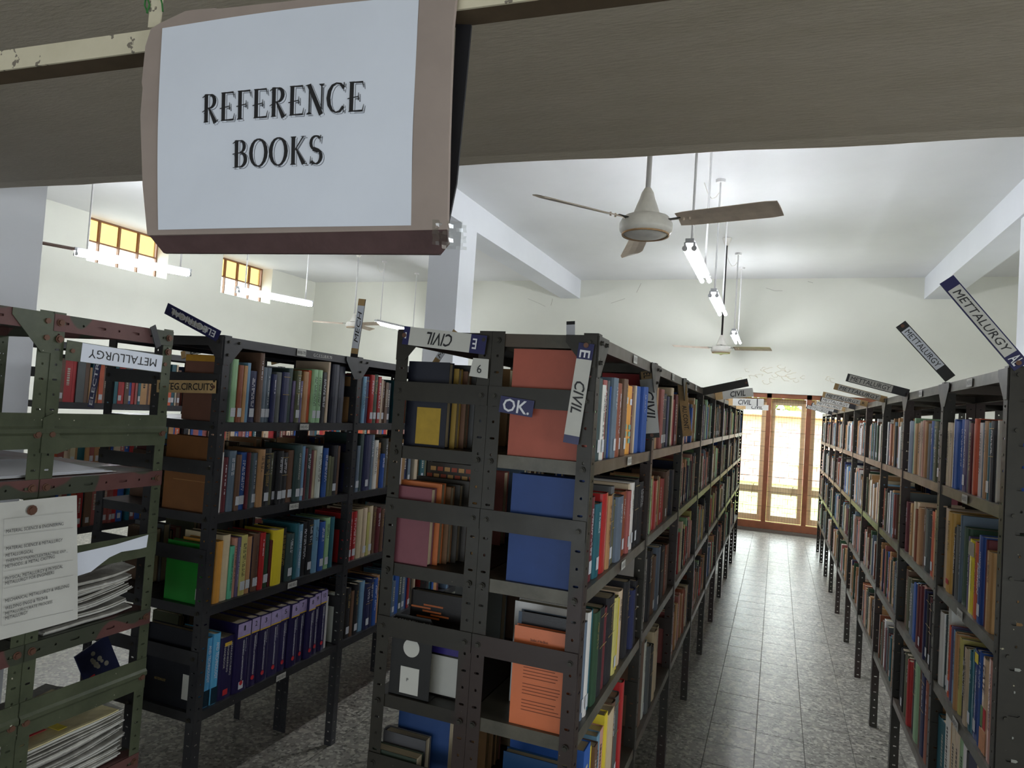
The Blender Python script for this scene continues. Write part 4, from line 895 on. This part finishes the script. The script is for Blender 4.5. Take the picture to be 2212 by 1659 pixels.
# A end (plane X) and E end
plate_sign('upside-down METALLURGY plate on the green newspaper rack end', (142, 756), (362, 788), .062, 0, -2.036, [(.13, .93, .95, M_PAPER, ('METALLURGY', 0, M_INK, .84, .42, True))], back=M_GREEN, hole=[.05, .96])
plate_sign('dark navy ELECTR plate hanging at the far slate rack end', (196, 880), (214, 778), .045, 1, 2.54, [(0, 1, 1, M_NAVYTAPE, ('ELECTR', 0, M_WINK, .9, .5, False))], back=M_NAVYTAPE)
mb = MB(); r = thing('metal_strip', 'short twisted dark strip on the green rack top corner', 'metal strip', tuple(at(338, 728, 0, -2.03)))
mb.obox((0, -.03, .03), Vector((0, .02, .012)), Vector((0, .03, -.07)), Vector((.003, 0, 0))); mb.build('strip', M_STEEL, r)

# ================================================================ things on the green rack
# chart pinned to the post
PX = -2.02
def chart():
    r = thing('subject_chart', 'white printed subject list pinned to the green rack post by a rusty bolt', 'poster', (PX, 1.4, 1.2))
    O_ = Vector((PX, 1.4, 1.2)); n = 8; mb = MB()
    TL, TR, BR, BL = (-150, 1100), (168, 1070), (164, 1336), (-150, 1425)
    def p(u, v):
        x = (TL[0]*(1-u)+TR[0]*u)*(1-v)+(BL[0]*(1-u)+BR[0]*u)*v; y = (TL[1]*(1-u)+TR[1]*u)*(1-v)+(BL[1]*(1-u)+BR[1]*u)*v
        q = at(x, y, 0, PX); q.x += .004*math.sin(u*5+v*3)+.004*v; return q-O_
    for i in range(n):
        for j in range(n): mb.quad([p(i/n, (j+1)/n), p((i+1)/n, (j+1)/n), p((i+1)/n, j/n), p(i/n, j/n)])
    s = mb.build('paper', M_PAPERG, r); so = s.modifiers.new('t', 'SOLIDIFY'); so.thickness = .0008; so.offset = -1
    def ln(body, x0, y0, x1, y1, h):
        a = at(x0, y0, 0, PX+.010)-O_; b = at(x1, y1, 0, PX+.010)-O_; text_on('lettering', body, r, (a+b)/2, (b-a), X.cross((b-a)), (b-a).length, h*1.05, M_INK, 0, 0)
    for body, x0, y0, x1, y1 in (('MATERIAL SCIENCE & ENGINEERING', 13, 1148, 137, 1131), ('MATERIAL SCIENCE & METALLURGY', 13, 1185, 135, 1166), ('METALLURGICAL', 12, 1200, 72, 1190), ('THERMODYNAMICS,EXTRACTIVE, EXP..,', 12, 1213, 146, 1190),
                                 ('METHODS...& METAL CASTING', 11, 1224, 118, 1202), ('PHYSICAL METALLURGY & PHYSICAL', 11, 1250, 136, 1223), ('METALLURGY FOR ENGINEERS', 11, 1260, 117, 1236), ('MECHANICAL METALLURGY & WELDING', 11, 1298, 149, 1265),
                                 ('WELDING ENGG & TECH &', 11, 1314, 103, 1290), ('METALLURGY,RATE PROCESS', 11, 1326, 113, 1300), ('METALLURGY', 11, 1336, 60, 1322)):
        ln(body, x0, y0, x1, y1, .0095)
    mb = MB()
    for y0, y1 in ((1122, 1106), (1158, 1140), (1235, 1210), (1272, 1243), (1352, 1318)):
        a = at(8, y0, 0, PX+.009)-O_; b = at(158, y1, 0, PX+.009)-O_; mb.obox(a, b-a, Vector((0, 0, .0007)), Vector((.0004, 0, 0)))
    a = at(8, 1122, 0, PX+.009)-O_; b = at(2, 1352, 0, PX+.009)-O_; mb.obox(a, b-a, Vector((0, .0007, 0)), Vector((.0004, 0, 0)))
    mb.build('ruled_line', plain('faint_rule', (150, 150, 150), .6), r)
    c = at(69, 1102, 0, PX+.008)-O_; bolt(r, c, (1, 0, 0), M_BOLT, .011)
chart()
def torn():
    r = thing('torn_card', 'torn white card hanging behind the subject list on the green rack', 'card', (-2.04, 1.6, 1.2)); O_ = Vector((-2.04, 1.6, 1.2))
    pts = [(160, 1196), (250, 1176), (320, 1155), (316, 1182), (300, 1186), (262, 1192), (236, 1204), (215, 1220), (196, 1235), (165, 1245)]
    P = [at(a, b, 0, -2.041)-O_ for a, b in pts]; mb = MB(); n = len(P); mb.v = [tuple(p) for p in P]+[tuple(p+Vector((.0012, 0, 0))) for p in P]
    mb.f = [tuple(range(n)), tuple(range(2*n-1, n-1, -1))]+[(i, n+i, n+(i+1) % n, (i+1) % n) for i in range(n)]; mb.m = [0]*len(mb.f); mb.c = [None]*len(mb.f); mb.build('card', M_PAPER, r)
torn()
def newsprint():
    m, nt, b = new_mat('newsprint'); co = coords(nt)
    w = N(nt, 'ShaderNodeTexWave'); w.bands_direction = 'X'; w.inputs['Scale'].default_value = 60; w.inputs['Distortion'].default_value = 3; nt.links.new(co, w.inputs['Vector'])
    n = noise_n(nt, 25, 4, .6, co); c = mix(nt, ramp(nt, w.outputs['Fac'], [(.4, (0, 0, 0)), (.7, (.45, .45, .45))]), ramp(nt, n, [(.35, lin((150, 148, 140))), (.65, lin((190, 188, 180)))]), lin((92, 92, 94)))
    nt.links.new(c, b.inputs['Base Color']); b.inputs['Roughness'].default_value = .8; return m
M_NEWS = newsprint()
def newspaper(label, x, y, z, w, d, t, seed, mats=None, group=None, curl=.02, rz=0, name='newspaper'):
    """folded paper lying flat: w along Y, d along X (to the left), layered sheets with a curled frayed end at +Y"""
    rr = random.Random(seed); r = thing(name, label, 'newspaper' if name == 'newspaper' else 'magazine', (x, y, z), rz, group); nx, ny = 5, 9
    for s in range(3):
        mb = MB(); e = rr.uniform(-.01, .012); dx = rr.uniform(-.006, .006); tz = t*s/3
        fr = [rr.uniform(-.014, .006) for _ in range(nx+1)]
        def p(i, j, top):
            u, v = i/nx, j/ny; yy = w*v+(fr[i]+e)*(v**3); zz = tz+(t/3*.92 if top else 0)+curl*(v**3)*(1+.4*math.sin(i*2.1+seed))+.002*math.sin(v*7+seed)
            return (-d*u+dx, yy, max(zz, tz if not top else tz+t/3*.9))
        for top in (1, 0):
            for i in range(nx):
                for j in range(ny):
                    q = [p(i, j, top), p(i+1, j, top), p(i+1, j+1, top), p(i, j+1, top)]; mb.quad(q[::-1] if top else q)
        for j in range(ny): mb.quad([p(0, j, 0), p(0, j+1, 0), p(0, j+1, 1), p(0, j, 1)][::1])
        for i in range(nx): mb.quad([p(i+1, ny, 0), p(i+1, ny, 1), p(i, ny, 1), p(i, ny, 0)]); mb.quad([p(i, 0, 0), p(i, 0, 1), p(i+1, 0, 1), p(i+1, 0, 0)])
        mb.build('sheet', (mats or [M_NEWS, M_PAPERG, M_NEWS])[s], r)
    return r
nn = 8; ztop = .966
for k in range(nn):
    newspaper(('folded grey newspaper, %s from the bottom of the pile beside the subject list' % ORD[k+1]) if k < nn-1 else 'top newspaper of the pile beside the subject list, printed face up', -2.07-.012*(k % 3), 1.47+.008*(k % 2), ztop, .29, .36, .013, 30+k, None, 'newspapers piled beside the subject list', .016+.0012*k)
    ztop += .0175
ztop = .461
for k in range(9):
    newspaper('folded newspaper, %s from the bottom of the low pile in the green rack' % ORD[k+1], -2.07-.01*(k % 3), 1.43+.008*(k % 2), ztop, .35, .38, .014, 60+k, None, 'newspapers in the low pile of the green rack', .012+.001*k); ztop += .017
mg = newspaper('red and yellow magazine on top of the low newspaper pile', -2.07, 1.43, ztop+.004, .33, .32, .01, 80, [M_PAPERG, M_PAPERG, plain('magazine_cream', (206, 196, 150), .35)], None, .012, 0, 'magazine')
mb = MB(); mb.box(-.25, .05, .017, -.06, .12, .0178); mb.build('red_panel', M_RED, mg); mb = MB(); mb.box(-.16, .13, .019, -.02, .16, .0198); mb.build('yellow_panel', M_YELP, mg)
# flat papers on the upper shelf, magazine leaning lower down
for k, (pts, lab) in enumerate((([(0, 984), (130, 984), (256, 1006), (120, 1013), (0, 1000)], 'flat white papers in a loose sheaf on the upper green shelf'),)):
    z0 = 1.4565; r = thing('paper_sheaf', lab, 'papers', (-2.2, 1.5, z0)); 
    for s in range(4):
        mb = MB(); a_ = .04*s; mb.prism([(-.36, -.46+.02*s), (.11, -.42), (.12, .18-.015*s), (-.30, .22)], (0, 0, .0015+.002*s), X, Y, Z*.0014); mb.build('sheet', M_PAPER if s % 2 else M_PAPERG, r)
r = thing('magazine', 'dark blue magazine with pale circles leaning inside the green rack', 'magazine', tuple(at(215, 1440, 0, -2.35)))
mb = MB(); mb.box(-.004, -.07, -.09, .004, .07, .09); mb.build('cover', plain('deep_blue_cover', (26, 32, 66), .4), r)
rr = random.Random(3)
mb = MB()
for _ in range(9):
    y, z = rr.uniform(-.02, .035), rr.uniform(-.06, .06); mb.tube((.0042, y, z), (.005, y, z), rr.uniform(.006, .011), n=14)
mb.build('printed_circle', M_GREYP, r); mb = MB(); mb.box(.0042, -.065, -.03, .005, -.03, -.01); mb.build('red_print', M_RED, r); r.rotation_euler = (.3, -.25, 0)
r = thing('printed_leaflet', 'white leaflet with yellow picture standing in the green rack, low down', 'leaflet', tuple(at(95, 1530, 0, -2.25)))
mb = MB(); mb.prism([(-.07, -.03), (.0, .045), (.09, .01), (.08, -.05)], (0, 0, 0), Y, Z, X*.001); mb.build('sheet', M_PAPER, r); mb = MB(); mb.box(.0012, -.05, -.03, .0018, .0, .0); mb.build('yellow_picture', M_YELP, r)

# ================================================================ reference sign on its hanging rail
SN = Vector((math.sin(math.radians(6.8)), -math.cos(math.radians(6.8)), 0)); SU = Vector((math.cos(math.radians(6.8)), math.sin(math.radians(6.8)), 0))
S0 = on(343, 497, at(343, 497, 1, .68), SN)
def sp(px, py, off=0.): return on(px, py, S0+SN*off, SN)
rail = thing('hanging_rail', 'cream steel angle rail with peeling paint holding the REFERENCE BOOKS sign', 'rail', tuple(S0))
a = sp(0, 152, -.012)-S0; b = sp(978, 22, -.012)-S0; e = (b-a).normalized(); up = SN.cross(e)*-1
up = (Z-e*Z.dot(e)).normalized(); a0 = a-e*.5; Lr = (b-a).length+1.4; hgt = (sp(0, 110, -.012)-sp(0, 152, -.012)).length
mb = MB(); mb.obox(a0, e*Lr, up*hgt, -SN*.003); mb.build('rail_face', M_CREAM, rail)
mb = MB(); mb.obox(a0-SN*.003, e*Lr, up*.003, -SN*.034); mb.build('rail_underside', M_UNDER, rail)
hb = sp(334, 60, -.016)-S0; plate = MB(); plate_holes(plate, hb-SU*.010, SU, Z, SN, .021, SZ-S0.z-hb.z-.002, 0, .002, .05, (.005, .005)); plate.build('hanger_strip', M_CREAM, rail)
hb2 = hb+e*.62; plate = MB(); plate_holes(plate, hb2-SU*.010, SU, Z, SN, .021, SZ-S0.z-hb2.z-.002, 0, .002, .05, (.005, .005)); plate.build('hanger_strip', M_CREAM, rail)
mb = MB(); q = hb+Vector((0, 0, .02))
for s, (ox, n_) in enumerate(((-.012, 5), (.012, 4), (-.014, 4))):
    pts = [q+SU*(ox+.004*math.sin(k*1.9+s))+SN*.004+Z*(.012*k) for k in range(n_)]
    for p0, p1 in zip(pts, pts[1:]): mb.tube(p0, p1, .0012, n=5)
mb.build('green_string', plain('string_green', (44, 110, 50), .7), rail)
sign = thing('hanging_sign', 'large cardboard sign with white sheet reading REFERENCE BOOKS', 'sign', tuple(S0))
def sl(px, py): q = sp(px, py)-S0; return (q.dot(SU), q.dot(Z))
card = [sl(*p) for p in ((318, 508), (308, 400), (303, 250), (308, 190), (306, 178), (314, 100), (326, 62), (345, 50), (400, 24), (418, 21), (465, 17), (470, 19), (700, -6), (988, -44), (985, -10), (978, 60), (970, 300), (966, 496))]
mb = MB(); mb.prism(card, (0, 0, 0), SU, Z, -SN*.007); mb.build('cardboard', M_CARD, sign)
mb = MB(); fold = [sl(*p) for p in ((318, 508), (330, 539), (700, 540), (936, 541), (962, 520), (966, 496))]
A_ = [Vector((0, 0, 0))+SU*x+Z*y for x, y in fold]; zt = max(p.z for p in A_); zb = min(p.z for p in A_)
off = [-SN*(.02*(zt-p.z)/(zt-zb)) for p in A_]; F_ = [p+o_+SN*.0004 for p, o_ in zip(A_, off)]
n = len(F_); mb.v = [tuple(p) for p in F_]+[tuple(p-SN*.006) for p in F_]; mb.f = [tuple(range(n)), tuple(range(2*n-1, n-1, -1))]+[(i, n+i, n+(i+1) % n, (i+1) % n) for i in range(n)]; mb.m = [0]*len(mb.f); mb.c = [None]*len(mb.f)
mb.build('folded_edge', M_CARDEDGE, sign)
mb = MB(); Q = [sp(a, b, -.04)-S0 for a, b in ((985, 52), (1018, 53), (986, 395), (968, 485), (964, 480))]; n = len(Q)
mb.v = [tuple(p) for p in Q]+[tuple(p-SN*.004) for p in Q]; mb.f = [tuple(range(n)), tuple(range(2*n-1, n-1, -1))]+[(i, n+i, n+(i+1) % n, (i+1) % n) for i in range(n)]; mb.m = [0]*len(mb.f); mb.c = [None]*len(mb.f)
mb.build('black_flap', M_BLACK, sign)
mb = MB(); nu, nv = 10, 8          # crinkled clear tape at the lower corner
def tp(i, j): q = sp(935+68*i/nu, 475+62*j/nv, 0)-S0; return q+SN*(.002+.006*noise.noise(Vector((i*.9, j*.9, 2)))) - SN*(.01*(i/nu))
for i in range(nu):
    for j in range(nv):
        if (i == nu-1 and j % 3 == 0) or (j == nv-1 and i < 3): continue
        mb.quad([tp(i, j+1), tp(i+1, j+1), tp(i+1, j), tp(i, j)])
mb.build('clear_tape', M_TAPE, sign, True)
TL, TR, BL_, BR = [sl(*p) for p in ((352, 62), (906, -8), (343, 497), (888, 487))]
def paper_pt(u, v):       # u right, v down
    x = (TL[0]*(1-u)+TR[0]*u)*(1-v)+(BL_[0]*(1-u)+BR[0]*u)*v; y = (TL[1]*(1-u)+TR[1]*u)*(1-v)+(BL_[1]*(1-u)+BR[1]*u)*v
    x += -.004*math.sin(math.pi*v)*(1-u)-.002*math.sin(math.pi*v)*u; y += .004*math.sin(u*math.pi)*(1-v)
    return SU*x+Z*y+SN*(.0012+.0015*math.sin(u*4)*math.sin(v*5)**2)
mb = MB(); n = 14
for i in range(n):
    for j in range(n): mb.quad([paper_pt(i/n, (j+1)/n), paper_pt((i+1)/n, (j+1)/n), paper_pt((i+1)/n, j/n), paper_pt(i/n, j/n)])
mb.build('paper_sheet', M_PAPER, sign, True)
# display capitals drawn as strokes: (x0,y0,x1,y1,w0,w1) and arcs
def arc(cx, cy, rx, ry, a0, a1, wmin, wmax, n=10, ph=0):
    o = []
    for k in range(n):
        t0 = math.radians(a0+(a1-a0)*k/n); t1 = math.radians(a0+(a1-a0)*(k+1)/n)
        w0 = wmin+(wmax-wmin)*abs(math.cos(t0+ph)); w1 = wmin+(wmax-wmin)*abs(math.cos(t1+ph)); o.append((cx+rx*math.cos(t0), cy+ry*math.sin(t0), cx+rx*math.cos(t1), cy+ry*math.sin(t1), w0, w1))
    return o
def serif(x, y, w=.09, d=1): return [(x-w, y+.0*d, x+w, y, .018, .018), (x-w*.9, y+.012*d, x, y+.05*d, .02, .05), (x+w*.9, y+.012*d, x, y+.05*d, .02, .05)]
ST = .125
G = {
 'E': (.62, [(.16, 0, .16, 1, ST, ST)]+serif(.16, 0)+serif(.16, 1, .09, -1)+[(.16, .985, .56, .985, .03, .045), (.56, 1.0, .6, .80, .03, .012), (.02, .44, .42, .50, .028, .028), (.42, .62, .42, .38, .014, .03), (.16, .015, .58, .015, .03, .05), (.58, 0, .63, .22, .03, .012)]),
 'F': (.60, [(.16, 0, .16, 1, ST, ST)]+serif(.16, 0, .11)+serif(.16, 1, .09, -1)+[(.16, .985, .56, .985, .03, .045), (.56, 1.0, .6, .78, .03, .012), (.02, .46, .42, .52, .028, .028), (.42, .64, .42, .40, .014, .03)]),
 'R': (.68, [(.18, 0, .18, 1, ST, ST)]+serif(.18, 0)+[(.02, .9, .18, 1.0, .02, .04), (.18, .98, .34, .98, .03, .03), (.02, .38, .18, .46, .02, .03)]+arc(.34, .74, .2, .235, 90, -90, .03, ST)+[(.34, .5, .18, .5, .03, .03), (.3, .5, .58, -.04, .06, ST*1.1), (.58, -.04, .70, .06, .05, .012)]),
 'N': (.74, [(.14, 0, .14, 1, .035, .035), (.62, 0, .62, 1, .035, .035), (.12, 1, .62, -.03, ST, ST*1.1)]+serif(.14, 0, .09)+serif(.62, 1, .09, -1)+[(.0, .98, .14, 1, .02, .04)]),
 'C': (.72, arc(.40, .5, .33, .5, 40, 320, .022, ST)+[(.66, 1.0, .655, .72, .03, .012), (.66, .02, .665, .26, .03, .012)]),
 'B': (.66, [(.18, 0, .18, 1, ST, ST)]+[(.02, .9, .18, 1.0, .02, .04), (.18, .985, .34, .985, .03, .03), (.02, .5, .34, .54, .03, .03), (.18, .015, .34, .015, .03, .03), (.04, .0, .18, .0, .018, .03)]+arc(.34, .77, .17, .215, 90, -90, .03, ST*.9)+arc(.34, .28, .23, .265, 90, -90, .03, ST)),
 'O': (.76, arc(.38, .5, .32, .5, 0, 360, .022, ST, 18)),
 'K': (.70, [(.16, 0, .16, 1, ST, ST)]+serif(.16, 0, .1)+serif(.16, 1, .1, -1)+[(.18, .45, .56, 1, .03, .035), (.48, .995, .66, .995, .018, .018), (.28, .56, .60, .02, .05, ST*1.1), (.52, .01, .72, .01, .018, .03)]),
 'S': (.60, arc(.30, .74, .2, .25, 40, 250, .03, ST*.8, 9, 0)+[(.20, .53, .40, .45, ST, ST)]+arc(.30, .25, .22, .26, 60, -140, .03, ST*.9, 9, 0)+[(.49, 1.0, .47, .76, .03, .012), (.08, .0, .09, .26, .03, .012)]),
}
def draw_word(word, u0, u1, v0, v1, shear=0):
    tot = sum(G[c][0] for c in word)+.08*(len(word)-1); outs = [MB(), MB(), MB()]
    for lay, (dx, dy, grow, lift, idx) in enumerate(((.06, -.05, .004, .0004, 0), (.06, -.05, -.016, .0006, 1), (0, 0, 0, .0009, 2))):
        x = 0
        for c in word:
            for x0, y0, x1, y1, w0, w1 in G[c][1]:
                a = Vector((x+x0+dx, y0+dy)); b = Vector((x+x1+dx, y1+dy)); d = (b-a)
                if d.length < 1e-6: continue
                d.normalize(); nrm = Vector((-d.y, d.x)); w0_ = max(.006, w0*.62+grow*.75); w1_ = max(.006, w1*.62+grow*.75); ext = d*(.01)
                if idx == 1 and (w0 < .04 and w1 < .04): w0_ = w1_ = .003
                P = [a-ext-nrm*w0_, b+ext-nrm*w1_, b+ext+nrm*w1_, a-ext+nrm*w0_]
                Q = []
                for p in P: u = u0+(u1-u0)*p.x/tot; v = v1-(v1-v0)*p.y; Q.append(paper_pt(u, v)+SN*lift)
                outs[idx].quad(Q)
            x += G[c][0]+.08
    outs[0].build('letter_outline', plain('grey_ink', (70, 72, 80), .5), sign); outs[1].build('letter_inside', M_PAPER, sign); outs[2].build('lettering', M_INK, sign)
draw_word('REFERENCE', .19, .82, .362, .494); draw_word('BOOKS', .318, .675, .592, .718)

# ================================================================ ceiling fans
def fan(label, x, y, z, angs, rod, rodtop=H, r=.65):
    f = thing('ceiling_fan', label, 'fan', (x, y, z)); 
    mb = MB(); mb.lathe([(0, -.042), (.055, -.042), (.09, -.036), (.115, -.026), (.128, -.012), (.13, .0), (.13, .024), (.122, .04), (.11, .056), (.055, .062), (.05, .066)]); mb.build('motor_housing', M_FAN, f, True)
    mb = MB(); mb.lathe([(.108, -.033), (.116, -.036), (.118, -.028), (.112, -.024)]); mb.build('trim_ring', M_COPPER, f, True)
    mb = MB(); mb.lathe([(.066, .07), (.062, .085), (.05, .12), (.038, .15), (.03, .18), (.018, .2), (.014, .205)]); mb.build('canopy', M_FAN, f, True)
    mb = MB(); mb.tube((0, 0, .06), (0, 0, rodtop-z-.02), .013, n=12); mb.build('down_rod', rod, f, True)
    mb = MB(); mb.lathe([(.013, rodtop-z-.1), (.03, rodtop-z-.09), (.055, rodtop-z-.02), (.06, rodtop-z-.002)]); mb.build('ceiling_cup', M_FAN, f, True)
    for a in angs:
        t = math.radians(a); c, s = math.cos(t), math.sin(t); d = Vector((c, s, 0)); e = Vector((-s, c, 0))
        mb = MB(); mb.obox(d*.115-e*.012+Vector((0, 0, .03)), d*.07, e*.024, Z*.004); b_ = mb.build('blade_bracket', M_BOLTD, f)
        mb = MB(); n = 10; pts = []
        for k in range(n+1):
            q = k/n; rr_ = .17+(r-.17)*q; hw = .052+.012*q
            if q > .93: hw *= .8
            if k == 0: hw *= .75
            pts.append((rr_, hw))
        def bp(rr_, v, hw, up): return d*rr_+e*(hw*v)+Vector((0, 0, .028-.018*v-.006*(1-v*v)*-1-.012*(rr_/r)+(.0025 if up else 0)))
        for (r0, h0), (r1, h1) in zip(pts, pts[1:]):
            for v0, v1 in ((-1, -.3), (-.3, .3), (.3, 1)):
                mb.quad([bp(r0, v0, h0, 1), bp(r1, v0, h1, 1), bp(r1, v1, h1, 1), bp(r0, v1, h0, 1)]); mb.quad([bp(r0, v1, h0, 0), bp(r1, v1, h1, 0), bp(r1, v0, h1, 0), bp(r0, v0, h0, 0)])
            for v in (-1, 1): mb.quad([bp(r0, v, h0, 0), bp(r1, v, h1, 0), bp(r1, v, h1, 1), bp(r0, v, h0, 1)])
        mb.quad([bp(pts[-1][0], -1, pts[-1][1], 0), bp(pts[-1][0], 1, pts[-1][1], 0), bp(pts[-1][0], 1, pts[-1][1], 1), bp(pts[-1][0], -1, pts[-1][1], 1)])
        for q in (.2, .23): mb.tube(d*q+Vector((0, 0, .018)), d*q+Vector((0, 0, .036)), .005, n=6)
        mb.build('blade', M_BLADE, f)
    return f
fan('large white ceiling fan with dusty blades nearest the camera', -.654, 3.336, 2.69, (234, 343, 108), M_ROD)
fan('white ceiling fan on a black rod over the far aisle', -.74, 9.35, 2.7, (205, 342, 90), M_RODK)
fan('ceiling fan behind the MECH plate in the left bay', -6.62, 9.5, 2.95, (215, 340, 95), M_ROD)
# ================================================================ tube lights
def tube_light(label, x0, y0, x1, y1, z, twin=True, rods=True):
    c = Vector(((x0+x1)/2, (y0+y1)/2, z)); r = thing('tube_light', label, 'light', tuple(c)); d = Vector((x1-x0, y1-y0, 0)); L = d.length; d.normalize(); e = Vector((-d.y, d.x, 0))
    h = MB(); h.obox(-d*(L/2+.03)-e*.03+Z*.035, d*(L+.06), e*.06, Z*.035); h.build('housing', M_FIXT, r)
    for s in ((-1, 1) if twin else (0,)):
        o = e*(.032*s); t = MB(); t.tube(-d*(L/2)+o, d*(L/2)+o, .0165, n=12); t.build('tube', M_TUBE, r, True)
        for k in (-1, 1): q = MB(); q.tube(d*k*(L/2)+o, d*k*(L/2+.022)+o, .02, n=10); q.obox(d*k*(L/2+.008)+o-e*.008, e*.016, d*(.01*k), Z*.045); q.build('end_cap', M_FIXT, r)
    for k in (-.42, .42):
        q = MB(); q.tube(d*(k*L)+Z*.07, d*(k*L)+Z*(H-z-.0), .009, n=8); q.tube(d*(k*L)+Z*(H-z-.03), d*(k*L)+Z*(H-z-.002), .045, .05, n=14); q.build('hanger_rod', M_ROD, r)
    q = MB(); p0 = d*(-.42*L)+Z*(H-z-.12); pts = [p0+e*(.16*t)+Z*(.1*t-.12*math.sin(t*3.14)) for t in (0, .25, .5, .75, 1)]
    for a, b in zip(pts, pts[1:]): q.tube(a, b, .004, n=5)
    q.build('supply_wire', M_FAN, r)
    return r
tube_light('twin tube light nearest, hanging over the middle aisle', -.655, 5.02, -.655, 6.2, 3.0)
tube_light('second twin tube light over the middle aisle', -.65, 6.95, -.65, 8.15, 3.0)
tube_light('farthest twin tube light, near the far wall', -.64, 10.1, -.64, 11.25, 3.02)
zl = 3.12
for p, q, lab, g_ in (((166, 549), (388, 590), 'long tube light in front of the left high window', 0), ((515, 630), (663, 658), 'tube light in front of the second high window', 0)):
    a = at(*p, 2, zl); b = at(*q, 2, zl); d = (b-a).normalized(); tl = tube_light(lab, a.x, a.y, a.x+d.x*1.18, a.y+d.y*1.18, zl, True)
    if p[0] < 200:
        q_ = MB(); q_.tube(-d*.62+Z*.05, -d*1.9+Z*.05, .018, n=8); q_.build('conduit_arm', plain('conduit_brown', (120, 100, 92), .6), tl)
tube_light('tube light behind the CIVIL rack end in the left bay', -6.6, 10.15, -6.5, 11.35, 3.08, False)
for k, (x, y) in enumerate(((4.3, 4.5), (4.3, 8.0))): tube_light(['tube light over the bay right of the racks', 'far tube light over the bay right of the racks'][k], x, y, x, y+1.2, 3.1)  # unseen fixtures added out of view to light the right-hand racks
